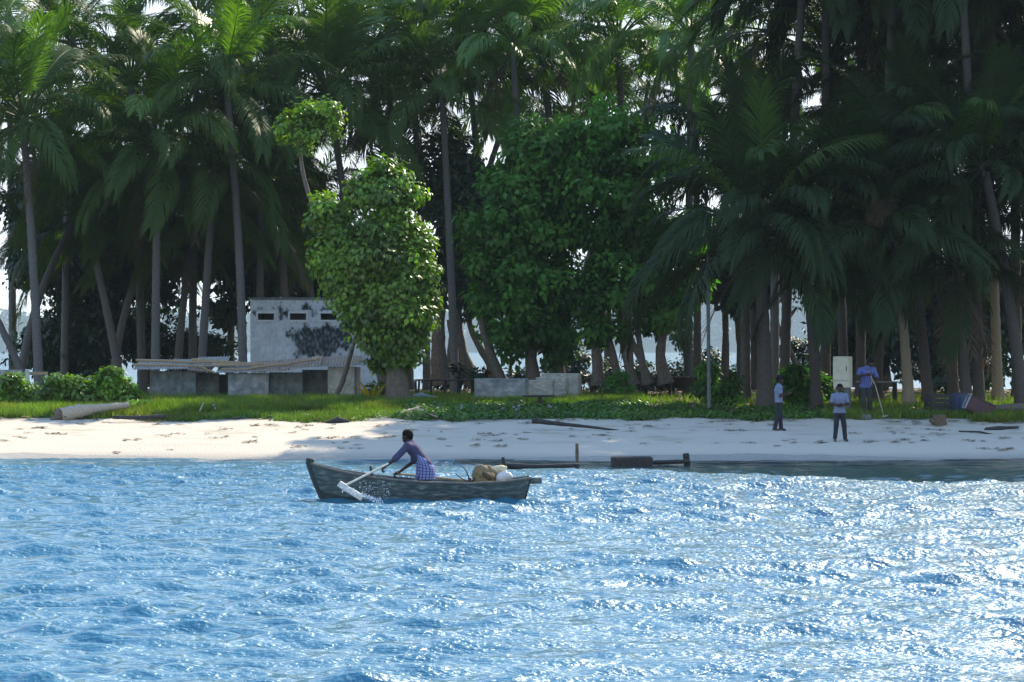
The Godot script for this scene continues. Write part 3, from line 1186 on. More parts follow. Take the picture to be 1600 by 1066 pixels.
func make_rower() -> void:
	var foot := at(664, 788.5, BOAT_D)
	var p := func(px: float, py: float, z: float) -> Vector3:
		return Vector3(wx(px, BOAT_D), wy(py, BOAT_D), -BOAT_D + z) - foot
	var J := {
		"hips": p.call(665, 726, 0.0), "chest": p.call(647, 703.5, 0.0), "neck": p.call(641, 692.5, 0.0), "head": p.call(636.5, 682.5, 0.0),
		"look": Vector3(-1.0, -0.12, -0.35), "up": Vector3(-0.3, 1, 0),
		"sho_l": p.call(637, 697, 0.16), "elb_l": p.call(617.5, 717, 0.27), "wri_l": p.call(605, 726.5, 0.3),
		"sho_r": p.call(646, 703, -0.16), "elb_r": p.call(645.5, 722, -0.27), "wri_r": p.call(624, 738, -0.2),
		"knee_l": p.call(656, 756, 0.11), "ank_l": p.call(667, 785, 0.12), "toe_l": p.call(655, 788, 0.13),
		"knee_r": p.call(662, 757, -0.11), "ank_r": p.call(675, 785, -0.1), "toe_r": p.call(664, 788, -0.11),
		"hip_across": Vector3(0, 0, -1),
		"hand_l": Vector3(-0.75, -0.5, -0.1), "palm_l": Vector3(0.3, -1, 0), "thumb_l": Vector3(0, 0, -1),
		"hand_r": Vector3(-0.9, -0.3, 0.1), "palm_r": Vector3(0, -1, 0), "thumb_r": Vector3(0, 0, 1), "curl": 0.85,
	}
	var shirt := textured(noise_tex(0.03, lin(0.045, 0.04, 0.085), lin(0.085, 0.075, 0.135), 61), Vector3(3, 3, 3), 0.85, M.cloth_bump, 0.3)
	var t := person("person in dark purple shirt bent forward rowing in the wooden boat", foot, 0.0, J, 1.0, {"shirt": shirt, "trousers": plain(lin(0.03, 0.028, 0.05), 0.85), "leg": 0.1, "sleeve": 0.98, "belt": 0.7})
	# checked cloth wrapped round the hips
	var img := Image.create(128, 128, false, Image.FORMAT_RGBA8)
	for y in 128:
		for x in 128:
			var u := x % 16
			var w := y % 16
			var c := Color(0.72, 0.76, 0.9)
			if u < 5:
				c = c.lerp(Color(0.2, 0.25, 0.58), 0.7)
			if w < 5:
				c = c.lerp(Color(0.2, 0.25, 0.58), 0.6)
			if u == 10 or w == 10:
				c = c.lerp(Color(0.35, 0.2, 0.42), 0.35)
			img.set_pixel(x, y, c)
	var m := StandardMaterial3D.new()
	m.albedo_texture = ImageTexture.create_from_image(img)
	m.roughness = 0.85
	m.uv1_scale = Vector3(2.2, 1.1, 1)
	m.backlight_enabled = true
	m.backlight = Color(0.3, 0.3, 0.3)
	var prof := [[657, 712, 0.135, 0.17, -0.5], [660, 717, 0.15, 0.185, -0.4], [663.5, 724, 0.17, 0.2, -0.28], [665.5, 732, 0.18, 0.205, -0.12], [665, 740, 0.178, 0.205, -0.03], [664, 748.5, 0.182, 0.21, 0.02]]
	var rows := []
	for k in prof.size():
		var q = prof[k]
		var c: Vector3 = p.call(q[0], q[1], 0.0)
		var row := []
		for z in 49:
			var a := TAU * z / 48.0
			var fold := 1.0 + (0.035 * sin(a * 7.0 + 0.6) + 0.02 * sin(a * 13.0)) * k / 5.0
			row.append(c + Vector3(cos(a) * q[2] * fold, -cos(a) * q[2] * q[4] * -1.0, sin(a) * q[3] * fold))
		rows.append(row)
	var g := Geo.new()
	g.sheet(rows, true)
	part("wrapped_cloth", g.mesh(), m, t)


func make_boat_things() -> void:
	# the near oar, in the rower's leading hand
	var a := at(607, 724.5, BOAT_D - 0.3)
	var b := at(540, 758.5, BOAT_D - 0.86)
	var o := thing("oar", "pale wooden oar with broad white blade held over the boat's near side", "oar", b, 0.0)
	var g := Geo.new()
	g.tube([Vector3.ZERO, (a - b) * 0.5, a - b + (a - b) * 0.05], [0.021, 0.021, 0.018], 8)
	part("shaft", g.mesh(), M.oar, o)
	var bl := Geo.new()
	var e0 := at(529, 755.5, BOAT_D - 0.88) - b
	var e1 := at(566, 779, BOAT_D - 0.9) - b
	var along := (e1 - e0).normalized()
	var flat := Vector3(0.25, 0.35, 1).normalized()
	var wide := along.cross(flat).normalized()
	flat = wide.cross(along)
	bl.box((e0 + e1) * 0.5, Vector3(e0.distance_to(e1), 0.115, 0.022), Basis(along, wide, flat), 0.008)
	part("blade", bl.mesh(), M.oar_white, o)
	# the far oar, in the other hand
	var c := at(614, 740, BOAT_D + 0.2)
	var d := at(742, 752.5, BOAT_D + 0.1)
	var o2 := thing("oar", "thin brown oar shaft lying along the boat behind the rower", "oar", c)
	var g2 := Geo.new()
	g2.tube([Vector3.ZERO, d - c], [0.019, 0.022], 8)
	part("shaft", g2.mesh(), M.pole_wood, o2)
	var b2 := Geo.new()
	var dir := (d - c).normalized()
	b2.box(d - c + dir * 0.22 + Vector3(0, -0.025, 0), Vector3(0.5, 0.02, 0.12), Basis(Vector3.BACK, -0.1), 0.006)
	part("blade", b2.mesh(), M.pole_wood, o2)
	# water thrown up by the blade
	var sp := SphereMesh.new()
	sp.radius = 0.01
	sp.height = 0.02
	sp.radial_segments = 6
	sp.rings = 4
	var places := []
	var tints := []
	for k in 420:
		var u := rf(0.0, 1.0)
		var pos := at(536 + 58 * u + rf(-6, 6), 764 + 20 * u + rf(-5, 4) * (1.0 - u * 0.4), BOAT_D - 0.85 + rf(-0.12, 0.12))
		if k % 3 == 0:
			pos = at(rf(560, 610), rf(752, 783), BOAT_D - 0.8 + rf(-0.1, 0.1))
		places.append(Transform3D(Basis().scaled(Vector3(rf(0.4, 1.5), rf(0.5, 2.0), rf(0.4, 1.4)) * (0.5 if k % 3 == 0 else 0.85)), pos))
		tints.append(Color.WHITE)
	var drops := scatter("splash", sp, plain(lin(0.82, 0.86, 0.88), 0.15), places, tints, self)
	drops.set_meta("label", "white splash of water falling from the oar blade")
	drops.set_meta("category", "splash")
	# grapnel
	var base := at(733, 752, BOAT_D)
	var an := thing("anchor", "dark iron grapnel anchor with curved flukes standing in the boat's stern half", "anchor", base)
	var sh := Geo.new()
	sh.tube([Vector3(0, -0.03, 0), Vector3(0.02, 0.06, 0)], [0.03, 0.026], 8)
	part("shank", sh.mesh(), M.iron, an)
	for k in 4:
		var tip: Vector3 = [Vector3(-0.15, 0.28, 0), Vector3(-0.25, 0.14, 0.03), Vector3(0.1, 0.09, 0.12), Vector3(0.08, 0.1, -0.12)][k]
		var mid: Vector3 = tip * 0.5 + [Vector3(0.06, 0.06, 0), Vector3(0, -0.05, 0), Vector3(0.05, -0.05, 0.03), Vector3(0.05, -0.05, -0.03)][k]
		var pts := []
		var rad := []
		for z in 9:
			var t := z / 8.0
			pts.append(Vector3.ZERO.lerp(mid, t).lerp(mid.lerp(tip, t), t))
			rad.append(lerpf(0.017, 0.008, t))
		var fg := Geo.new()
		fg.tube(pts, rad, 6)
		part("fluke", fg.mesh(), M.iron, an)
	# bundles
	var q := func(px: float, py: float, z: float) -> Vector3: return at(px, py, BOAT_D - z)
	var s0 := at(758, 754, BOAT_D)
	var sack := thing("sack", "lumpy brown sack tied shut in the stern of the boat", "sack", s0)
	var lumps := []
	for e in [[749, 748, 0.0, 762, 750, 0.06, 0.12, 0.12], [764, 747, 0.02, 771, 745, 0.0, 0.11, 0.08], [747, 738, 0.02, 756, 736, 0.05, 0.1, 0.1], [760, 739, 0.0, 770, 738, 0.03, 0.085, 0.075], [746, 731, 0.06, 752, 729.5, 0.07, 0.05, 0.045], [757, 731, 0.0, 764, 731, 0.02, 0.04, 0.05], [742, 744, 0.02, 744, 736, 0.05, 0.06, 0.05], [752, 742, 0.13, 768, 744, 0.12, 0.05, 0.06]]:
		lumps.append([q.call(e[0], e[1], e[2]) - s0, q.call(e[3], e[4], e[5]) - s0, e[6], e[7]])
	part("bag", body_mesh(lumps, 0.012, 110.0), M.sack_brown, sack)
	part("bag_mouth", body_mesh([[q.call(757, 741, 0.16) - s0, q.call(765, 746, 0.17) - s0, 0.05, 0.06]], 0.012, 110.0), M.sack_dark, sack)
	var s1 := at(780, 748, BOAT_D + 0.05)
	var yel := thing("bag", "pale yellow cloth bag behind the brown sack in the boat", "bag", s1)
	part("bag_cloth", body_mesh([[q.call(769, 739, -0.1) - s1, q.call(784, 734, -0.1) - s1, 0.1, 0.085], [q.call(783, 734, -0.1) - s1, q.call(790, 731, -0.08) - s1, 0.07, 0.03], [q.call(776, 746, -0.1) - s1, q.call(786, 745, -0.1) - s1, 0.09, 0.09], [q.call(773, 733, -0.06) - s1, q.call(780, 730, -0.08) - s1, 0.05, 0.03], [q.call(786, 737, -0.04) - s1, q.call(792, 741, -0.05) - s1, 0.05, 0.04]], 0.012, 110.0), M.sack_yellow, yel)
	var s2 := at(790, 750, BOAT_D)
	var whi := thing("bag", "white plastic bag at the stern end of the boat", "bag", s2)
	part("bag_film", body_mesh([[q.call(782, 746, 0.05) - s2, q.call(794, 744, 0.05) - s2, 0.085, 0.075], [q.call(791, 743, 0.05) - s2, q.call(798, 746, 0.03) - s2, 0.06, 0.04], [q.call(786, 740, 0.06) - s2, q.call(789, 736, 0.06) - s2, 0.035, 0.02], [q.call(779, 748, 0.09) - s2, q.call(785, 749, 0.08) - s2, 0.05, 0.05]], 0.012, 110.0), M.sack_white, whi)


# ---------------------------------------------------------------- buildings, walls, platforms
func corrugated(w: float, l: float, wave: float, deep: float) -> ArrayMesh:
	var g := Geo.new()
	var n := int(w / wave * 8.0)
	for face_ in [0.0, -0.006]:
		var rows := []
		for r in 2:
			var row := []
			for k in n + 1:
				var x := -w * 0.5 + w * k / n
				row.append(Vector3(x, deep * sin(TAU * x / wave) + face_, (r - 0.5) * l))
			rows.append(row)
		g.sheet(rows, false)
	return g.mesh()


func make_building() -> void:
	var d := 100.0
	var foot := ground(485, d)
	var t := thing("concrete_building", "white rendered concrete building with three slot windows and black mould stains", "building", foot)
	var x0 := wx(391, d) - foot.x
	var x1 := wx(590, d) - foot.x
	var top := wy(468, d) - foot.y
	var img := Image.create(512, 400, false, Image.FORMAT_RGBA8)
	var a := FastNoiseLite.new()
	a.seed = 8
	a.frequency = 0.014
	a.fractal_octaves = 6
	var b := FastNoiseLite.new()
	b.seed = 9
	b.frequency = 0.06
	b.fractal_octaves = 4
	for y in 400:
		for x in 512:
			var u := x / 512.0
			var v := y / 400.0
			var n := a.get_noise_2d(x, y * 0.8)
			var f := b.get_noise_2d(x, y * 0.6)
			var body := 1.0 - maxf(absf(u - 0.53) / 0.27, absf(v - 0.44) / 0.2)
			if u < 0.36:
				body -= (0.36 - u) * 6.0 * maxf(0.0, v - 0.3) * 6.0
			var upper := 0.55 - absf(v - 0.14) / 0.13 - maxf(0.0, 0.12 - u) * 6.0
			var s := maxf(body * 1.15, upper * 0.62) + n * 0.75 + f * 0.28
			var k := smoothstep(-0.05, 0.5, s) * clampf(0.82 + 0.5 * f + 0.3 * n, 0.0, 1.0)
			# the stain stays clear of the slots' rims
			for cx in [0.135, 0.395, 0.65]:
				if absf(u - cx) < 0.085 and absf(v - 0.165) < 0.06:
					k *= 0.15
			var c := Color(0.78, 0.8, 0.81).lerp(Color(0.13, 0.15, 0.155), k * 0.93)
			c = c * (0.93 + 0.1 * f + 0.08 * n)
			c.a = 1.0
			img.set_pixel(x, y, c)
	var wallm := StandardMaterial3D.new()
	wallm.albedo_texture = ImageTexture.create_from_image(img)
	wallm.roughness = 0.92
	wallm.metallic_specular = 0.3
	var th := 0.2
	var xs := [x0]
	var slots := [[403, 428], [453, 478], [501, 526]]
	for s in slots:
		xs.append(wx(s[0], d) - foot.x)
		xs.append(wx(s[1], d) - foot.x)
	xs.append(x1)
	var ys := [-0.2, wy(500, d) - foot.y, wy(490, d) - foot.y, top]
	var g := Geo.new()
	var put := func(xa: float, xb: float, ya: float, yb: float) -> void:
		var ta := Vector2((xa - x0) / (x1 - x0), (top - ya) / top)
		var tb := Vector2((xb - x0) / (x1 - x0), (top - yb) / top)
		g.quad(Vector3(xa, ya, 0), Vector3(xb, ya, 0), Vector3(xb, yb, 0), Vector3(xa, yb, 0), Vector3.BACK, ta, Vector2(tb.x, ta.y), tb, Vector2(ta.x, tb.y))
		g.quad(Vector3(xa, ya, -th), Vector3(xb, ya, -th), Vector3(xb, yb, -th), Vector3(xa, yb, -th), Vector3.FORWARD, ta, Vector2(tb.x, ta.y), tb, Vector2(ta.x, tb.y))
	put.call(x0, x1, ys[0], ys[1])
	put.call(x0, x1, ys[2], ys[3])
	for k in range(0, 8, 2):
		put.call(xs[k], xs[k + 1], ys[1], ys[2])
	for k in range(1, 7, 2):
		var xa: float = xs[k]
		var xb: float = xs[k + 1]
		g.quad(Vector3(xa, ys[1], 0), Vector3(xb, ys[1], 0), Vector3(xb, ys[1], -th), Vector3(xa, ys[1], -th), Vector3.UP)
		g.quad(Vector3(xa, ys[2], 0), Vector3(xb, ys[2], 0), Vector3(xb, ys[2], -th), Vector3(xa, ys[2], -th), Vector3.DOWN)
		g.quad(Vector3(xa, ys[1], 0), Vector3(xa, ys[2], 0), Vector3(xa, ys[2], -th), Vector3(xa, ys[1], -th), Vector3.RIGHT)
		g.quad(Vector3(xb, ys[1], 0), Vector3(xb, ys[2], 0), Vector3(xb, ys[2], -th), Vector3(xb, ys[1], -th), Vector3.LEFT)
	var front := part("front_wall", g.mesh(), wallm, t)
	var side := Geo.new()
	var deep := 3.4
	side.box(Vector3(x0 + th * 0.5, (top - 0.2) * 0.5, -deep * 0.5 - th * 0.5 - 0.002), Vector3(th, top + 0.2, deep - th), Basis(), 0.01)
	part("side_wall", side.mesh(), M.plaster, t)
	var side2 := Geo.new()
	side2.box(Vector3(x1 - th * 0.5, (top - 0.2) * 0.5, -deep * 0.5 - th * 0.5 - 0.002), Vector3(th, top + 0.2, deep - th), Basis(), 0.01)
	part("side_wall", side2.mesh(), M.plaster, t)
	var back := Geo.new()
	back.box(Vector3((x0 + x1) * 0.5, (top - 0.2) * 0.5, -deep - th * 0.5 + 0.2), Vector3(x1 - x0 - 0.006, top + 0.2, th), Basis(), 0.01)
	part("back_wall", back.mesh(), M.plaster, t)
	var roof := Geo.new()
	roof.box(Vector3((x0 + x1) * 0.5, top + 0.035, -deep * 0.5), Vector3(x1 - x0 + 0.12, 0.07, deep + 0.16), Basis(), 0.02)
	part("roof", roof.mesh(), M.concrete_dark, t)
	for k in 3:
		var xa: float = xs[1 + 2 * k]
		var xb: float = xs[2 + 2 * k]
		var fr := Geo.new()
		var e := 0.075
		fr.box(Vector3((xa + xb) * 0.5, ys[2] + e * 0.5, 0.012), Vector3(xb - xa + e * 2.0, e, 0.03), Basis(), 0.008)
		fr.box(Vector3((xa + xb) * 0.5, ys[1] - e * 0.5, 0.012), Vector3(xb - xa + e * 2.0, e, 0.03), Basis(), 0.008)
		fr.box(Vector3(xa - e * 0.5, (ys[1] + ys[2]) * 0.5, 0.012), Vector3(e, ys[2] - ys[1] - 0.004, 0.03), Basis(), 0.008)
		fr.box(Vector3(xb + e * 0.5, (ys[1] + ys[2]) * 0.5, 0.012), Vector3(e, ys[2] - ys[1] - 0.004, 0.03), Basis(), 0.008)
		part("window_frame", fr.mesh(), M.plaster, front)


func make_hut() -> void:
	var d := 90.0
	var foot := ground(380, d)
	var t := thing("low_shed", "low grey concrete shed roofed with rusty corrugated sheets and loose poles", "shed", foot)
	# wall panels: [left px, right px, set back, material, top px]
	var panels := [[330, 362, 1.7, "concrete_dark", 585], [235, 306, 0.0, "concrete_dark", 580], [305, 342, 0.7, "concrete_dark", 582], [356, 420, -0.1, "concrete", 583], [421, 473, 0.15, "concrete_dark", 582], [472, 514, 0.8, "concrete_dark", 578], [512, 554, 0.1, "concrete_pale", 573]]
	for p in panels:
		var dd: float = d + p[2]
		var xa := wx(p[0], dd) - foot.x
		var xb := wx(p[1], dd) - foot.x
		var top := wy(p[4], dd) - foot.y
		var g := Geo.new()
		g.box(Vector3((xa + xb) * 0.5, top * 0.5 - 0.1, -p[2] - 0.09), Vector3(xb - xa, top + 0.2, 0.18), Basis(), 0.015)
		part("wall_panel", g.mesh(), M[p[3]], t)
	for p in [[420.5, 0.1, 583], [553, 0.35, 574], [237, 0.35, 581]]:
		var g := Geo.new()
		var top := wy(p[2], d) - foot.y
		g.box(Vector3(wx(p[0], d) - foot.x, top * 0.5 - 0.1, -1.2 - p[1]), Vector3(0.16, top + 0.19, 2.0), Basis(), 0.015)
		part("end_wall", g.mesh(), M.concrete_pale, t)
	# roof sheets: [left, right, px row of the eave, depth front, tilt about x, tilt about z, material]
	var sheets := [[208, 292, 577, -0.35, 0.05, -0.012, "zinc"], [262, 330, 578.5, -0.2, 0.055, 0.075, "rust"], [300, 352, 574, 0.2, 0.07, -0.03, "zinc"], [336, 415, 582, -0.3, 0.06, -0.02, "zinc"], [392, 452, 580, -0.42, 0.075, -0.06, "rust"], [436, 500, 575, -0.38, 0.06, -0.1, "rust"], [486, 560, 571.5, -0.1, 0.05, -0.03, "rust"], [520, 578, 570, 0.3, 0.05, -0.02, "zinc"]]
	for p in sheets:
		var dd: float = d + p[3]
		var xa := wx(p[0], dd) - foot.x
		var xb := wx(p[1], dd) - foot.x
		var y := wy(p[2], dd) - foot.y
		var l := 1.7
		var b := Basis(Vector3.BACK, -p[5]) * Basis(Vector3.RIGHT, p[4] + 0.13)
		part("roof_sheet", corrugated(xb - xa, l, 0.1, 0.018), M[p[6]], t, Transform3D(b, Vector3((xa + xb) * 0.5, y + l * 0.5 * (p[4] + 0.13), -p[3] - l * 0.5)))
	# loose poles laid on the sheets: [x0, y0, x1, y1, back, r]
	var poles := [[212, 563, 375, 566, 0.3, 0.045], [208, 570, 402, 571, 0.0, 0.04], [300, 562, 470, 573, 0.6, 0.05], [330, 569, 560, 567, 0.35, 0.045], [392, 575, 500, 561, -0.05, 0.045], [470, 570, 577, 562, 0.5, 0.045], [312, 573, 336, 583, -0.38, 0.05], [440, 568, 498, 560, 1.1, 0.05], [345, 577, 400, 576, -0.2, 0.04]]
	for p in poles:
		var dd: float = d + p[4]
		var a := at(p[0], p[1], dd) - foot
		var b := at(p[2], p[3], dd + 0.2) - foot
		var g := Geo.new()
		var mid := (a + b) * 0.5 + Vector3(0, -0.03, 0.03)
		g.tube([a, a.lerp(mid, 0.5) + Vector3(0, 0.015, 0), mid, mid.lerp(b, 0.5) + Vector3(0, 0.012, -0.02), b], [p[5], p[5] * 0.95, p[5] * 0.9, p[5] * 0.85, p[5] * 0.75], 8)
		part("roof_pole", g.mesh(), M.pole_wood, t)


func slab_wall(label: String, px0: float, px1: float, top: float, d: float, thick: float, yaw: float, mat: String, category := "wall", group := "") -> void:
	var c := (px0 + px1) * 0.5
	var foot := ground(c, d)
	var w := (px1 - px0) * d / F
	var h := wy(top, d) - foot.y
	var t := thing("concrete_wall", label, category, foot, yaw, group)
	var g := Geo.new()
	g.box(Vector3(0, h * 0.5 - 0.15, 0), Vector3(w, h + 0.3, thick), Basis(), 0.02)
	part("slab", g.mesh(), M[mat], t)


func make_walls() -> void:
	slab_wall("stained grey concrete wall, longest and nearest of the four low walls", 741, 826, 591.5, 87.5, 0.34, -0.34, "concrete")
	slab_wall("plain low concrete wall behind the dark bench", 812, 867, 594, 89.3, 0.3, -0.34, "concrete_pale")
	slab_wall("narrow low concrete wall between the bench wall and the rearmost wall", 838, 888, 590, 91.2, 0.3, -0.34, "concrete_pale")
	slab_wall("rearmost and tallest of the four low concrete walls", 846, 908, 583.5, 92.8, 0.32, -0.34, "concrete_pale")
	# bench
	var foot := ground(841, 84.5)
	var b := thing("bench", "dark bench of one board on a single leg before the concrete walls", "bench", foot)
	var g := Geo.new()
	var y := wy(619, 84.5) - foot.y
	g.box(Vector3(0, y, 0), Vector3(0.97, 0.06, 0.3), Basis(), 0.012)
	part("seat", g.mesh(), M.wet_wood, b)
	var l := Geo.new()
	l.box(Vector3(0.05, y * 0.5 - 0.13, 0), Vector3(0.12, y + 0.2, 0.12), Basis(), 0.012)
	part("leg", l.mesh(), M.wet_wood, b)
	# left edge of the plot
	var ff := ground(20, 90)
	var f := thing("panel_fence", "grey concrete panel fence with pale post at the left edge", "fence", ff)
	var fg := Geo.new()
	var h := wy(578, 90) - ff.y
	fg.box(Vector3(wx(12, 90) - ff.x - 0.3, h * 0.5 - 0.1, 0), Vector3(1.55, h + 0.2, 0.08), Basis(), 0.01)
	part("panel", fg.mesh(), M.concrete, f)
	var fp := Geo.new()
	fp.box(Vector3(wx(42.5, 90) - ff.x, h * 0.5 - 0.1, 0.0), Vector3(0.11, h + 0.24, 0.14), Basis(Vector3.UP, 0.5), 0.012)
	part("post", fp.mesh(), M.plaster, f)
	var fr := Geo.new()
	fr.box(Vector3(wx(59, 90) - ff.x, h - 0.12, -0.12), Vector3(0.62, 0.1, 0.06), Basis(), 0.012)
	part("rail", fr.mesh(), M.pole_wood, f)
	# plank platforms: [label, left, right, row of the top, distance, depth, boards, legs]
	for p in [["low platform of weathered boards and rubbish under the fanning trunks", 918, 1098, 589, 97.0, 2.4, 11, "platform"], ["dark low table of planks between the vine covered tree and walls", 648, 742, 593, 96.0, 1.6, 7, "table"]]:
		var d: float = p[4]
		var o := ground((p[1] + p[2]) * 0.5, d)
		var t := thing("plank_platform", p[0], p[7], o)
		var w: float = (p[2] - p[1]) * d / F
		var top := wy(p[3], d) - o.y
		for k in p[6]:
			var gb := Geo.new()
			var z: float = -p[5] * 0.5 + p[5] * (k + 0.5) / p[6]
			gb.box(Vector3(rf(-0.12, 0.12), top - 0.03 + rf(-0.015, 0.02), z), Vector3(w * rf(0.9, 1.03), 0.035, p[5] / p[6] - 0.02), Basis(Vector3.UP, rf(-0.02, 0.02)), 0.006)
			part("plank", gb.mesh(), M.driftwood if p[7] == "platform" and k % 3 != 1 else M.wet_wood, t)
		if p[7] == "platform":
			var hang := Geo.new()
			for k in 520:
				var x := rf(-w * 0.5, w * 0.5)
				var z: float = p[5] * 0.5 * rf(0.6, 1.0)
				var drop := rf(0.15, 0.5)
				var e := rf(-0.12, 0.12)
				var hy := top - 0.02 + rf(-0.05, 0.08)
				hang.quad(Vector3(x, hy, z), Vector3(x + 0.03, hy, z), Vector3(x + e + 0.02, hy - drop, z + rf(0.0, 0.15)), Vector3(x + e, hy - drop, z + rf(0.0, 0.15)))
			part("thatch", hang.mesh(), M.frond_dead, t).set_meta("kind", "stuff")
		for k in 5:
			for s in [-1.0, 1.0]:
				var gl := Geo.new()
				gl.tube([Vector3(-w * 0.46 + w * 0.23 * k, -0.1, s * p[5] * 0.42), Vector3(-w * 0.46 + w * 0.23 * k + rf(-0.05, 0.05), top - 0.05, s * p[5] * 0.42)], [0.045, 0.04], 7)
				part("leg", gl.mesh(), M.wet_wood, t)


func log_thing(called: String, label: String, category: String, pts: Array, d: float, rad: Array, m: Material, knobs := 0) -> Node3D:
	var w := []
	for p in pts:
		w.append(at(p[0], p[1], d + (p[2] if p.size() > 2 else 0.0)))
	var o := thing(called, label, category, w[0])
	var g := Geo.new()
	var path := []
	var rr := []
	for k in w.size() - 1:
		for z in 6:
			path.append(w[k].lerp(w[k + 1], z / 6.0) - w[0])
			rr.append(lerpf(rad[k], rad[k + 1], z / 6.0) * (1.0 + 0.07 * sin((k * 6 + z) * 2.1)))
	path.append(w[w.size() - 1] - w[0])
	rr.append(rad[rad.size() - 1])
	g.tube(path, rr, 10)
	part("stem", g.mesh(), m, o)
	if knobs:
		var lumps := []
		for k in knobs:
			var dir := Vector3(rf(-1.2, 0.9), rf(-0.7, 0.8), rf(-0.9, 0.9))
			lumps.append([dir * rad[0] * 0.35, dir * rad[0] * rf(0.7, 1.25), rad[0] * rf(0.3, 0.5), rad[0] * rf(0.16, 0.34)])
		part("root_end", body_mesh(lumps, rad[0] * 0.14, 10.0 / rad[0]), M.bark if m == M.driftwood else m, o)
	return o


func make_beach_things() -> void:
	log_thing("driftwood_log", "bleached driftwood log with knotted root end on the left beach", "driftwood", [[94, 649], [120, 643, 0.3], [150, 639, 0.7], [200, 633, 1.3]], 78.9, [0.2, 0.2, 0.14, 0.09], M.driftwood, 9)
	log_thing("fallen_branch", "dark straight branch lying on the sand beside the bleached log", "branch", [[176, 652], [215, 653], [260, 651]], 78.6, [0.055, 0.06, 0.07], M.wet_wood)
	log_thing("fallen_pole", "pale thin pole lying over the grass edge with twigs", "pole", [[570, 660], [610, 651, 0.6], [655, 637, 1.2]], 79.0, [0.025, 0.035, 0.045], M.driftwood)
	log_thing("fallen_branch", "short pale forked twig beside the long thin pole on grass", "branch", [[650, 638, 0.9], [668, 646, 0.4], [684, 652, 0.0]], 79.0, [0.03, 0.022, 0.012], M.driftwood)
	log_thing("husk", "dark brown palm stem base lying on sand left of the thin pole", "palm husk", [[508, 661], [528, 656], [545, 659]], 78.2, [0.02, 0.09, 0.04], M.wet_wood)
	log_thing("upright_stick", "short pale stick standing in the tall grass", "stick", [[312, 643], [318, 629]], 80.5, [0.03, 0.02], M.driftwood)
	log_thing("leaning_trunk", "bare dead trunk leaning against the shed's right end", "dead tree", [[523, 622], [534, 600], [546, 560], [562, 503]], 88.3, [0.085, 0.085, 0.075, 0.055], M.bark)
	var fr := log_thing("fallen_frond", "long dark palm frond stalk lying on the shaded sand", "palm frond", [[831, 657.5], [870, 662], [920, 667], [1000, 677]], 75.6, [0.075, 0.06, 0.04, 0.012], M.wet_wood)
	for k in 26:
		var g := Geo.new()
		var u := 0.35 + 0.6 * k / 26.0
		var p := at(831 + 169 * u, 657.5 + 19.5 * u, 75.6) - at(831, 657.5, 75.6)
		var z := rf(-0.25, 0.25)
		g.tri(p, p + Vector3(rf(0.15, 0.3), rf(-0.05, 0.03), z), p + Vector3(0.05, 0.0, z * 0.2), Vector3.UP)
		part("leaflet", g.mesh(), M.frond_dead, fr)
	log_thing("fallen_frond", "thin curved dark frond on the shaded sand at the right edge", "palm frond", [[1498, 674], [1530, 675], [1568, 682]], 75.2, [0.02, 0.03, 0.01], M.wet_wood)
	log_thing("fallen_branch", "dark ragged branch on the sand near the right edge", "branch", [[1540, 671], [1560, 669], [1592, 668]], 76.2, [0.05, 0.06, 0.03], M.wet_wood, 5)
	log_thing("grey_log", "grey log lying behind the grass at the far right edge", "log", [[1552, 640], [1580, 638], [1640, 637]], 80.5, [0.13, 0.14, 0.14], M.bark)
	log_thing("tree_stump", "short brown cut tree stump on the sand edge at right", "tree stump", [[1468, 664], [1468, 648]], 77.5, [0.21, 0.2], M.pole_dark, 3)
	# drowned things at the water's edge
	log_thing("mooring_post", "upright weathered wooden post standing in the shallow water", "post", [[902, 735], [901.5, 693]], 64.6, [0.045, 0.04], M.pole_dark)
	log_thing("sunken_log", "dark low log awash left of the upright post", "log", [[783, 728], [830, 729, -0.2], [905, 727.5, -0.2]], 63.8, [0.09, 0.05, 0.055], M.wet_wood, 6)
	log_thing("stump_in_water", "small black stub rising from the log awash behind the bags", "stump", [[787, 730], [786, 714.5]], 63.6, [0.07, 0.04], M.wet_wood)
	var o := thing("sunken_box", "black flat slab lying awash right of the upright post", "slab", at(987, 728, 65.6))
	var g := Geo.new()
	g.box(Vector3(0, 0.05, 0), Vector3(0.98, 0.34, 0.55), Basis(), 0.03)
	part("slab", g.mesh(), M.wet_wood, o)
	log_thing("sunken_beam", "low dark beam awash between the black slab and dark block", "beam", [[1018, 723], [1078, 721]], 66.2, [0.055, 0.05], M.wet_wood)
	var o2 := thing("sunken_block", "small dark block standing at the beam's right end in shallow water", "block", at(1073, 724, 66.4))
	var g2 := Geo.new()
	g2.box(Vector3(0, 0.06, 0), Vector3(0.15, 0.36, 0.2), Basis(Vector3.BACK, 0.12), 0.02)
	part("block", g2.mesh(), M.wet_wood, o2)
	# pole
	var pf := ground(1107, 82.3)
	var up := thing("utility_pole", "thin straight grey metal pole standing among the trees", "pole", pf)
	var pg := Geo.new()
	var ph := wy(395, 82.3) - pf.y
	pg.tube([Vector3(0.02, -0.2, 0), Vector3(-0.02, ph, 0)], [0.06, 0.05], 10)
	part("shaft", pg.mesh(), M.pole_metal, up)
	# white cabinet
	var cf := ground(1317, 82.5)
	var c := thing("cabinet", "cream metal cabinet with panelled door standing under the palms", "cabinet", cf, -0.5)
	var by := wy(606, 82.5) - cf.y
	var ty := wy(557, 82.5) - cf.y
	var cg := Geo.new()
	cg.box(Vector3(0, (by + ty) * 0.5, 0), Vector3(0.5, ty - by, 0.3), Basis(), 0.015)
	part("body", cg.mesh(), M.cream, c)
	var cd := Geo.new()
	cd.box(Vector3(0.0, (by + ty) * 0.5 + 0.1, 0.172), Vector3(0.48, (ty - by) * 0.76, 0.04), Basis(), 0.01)
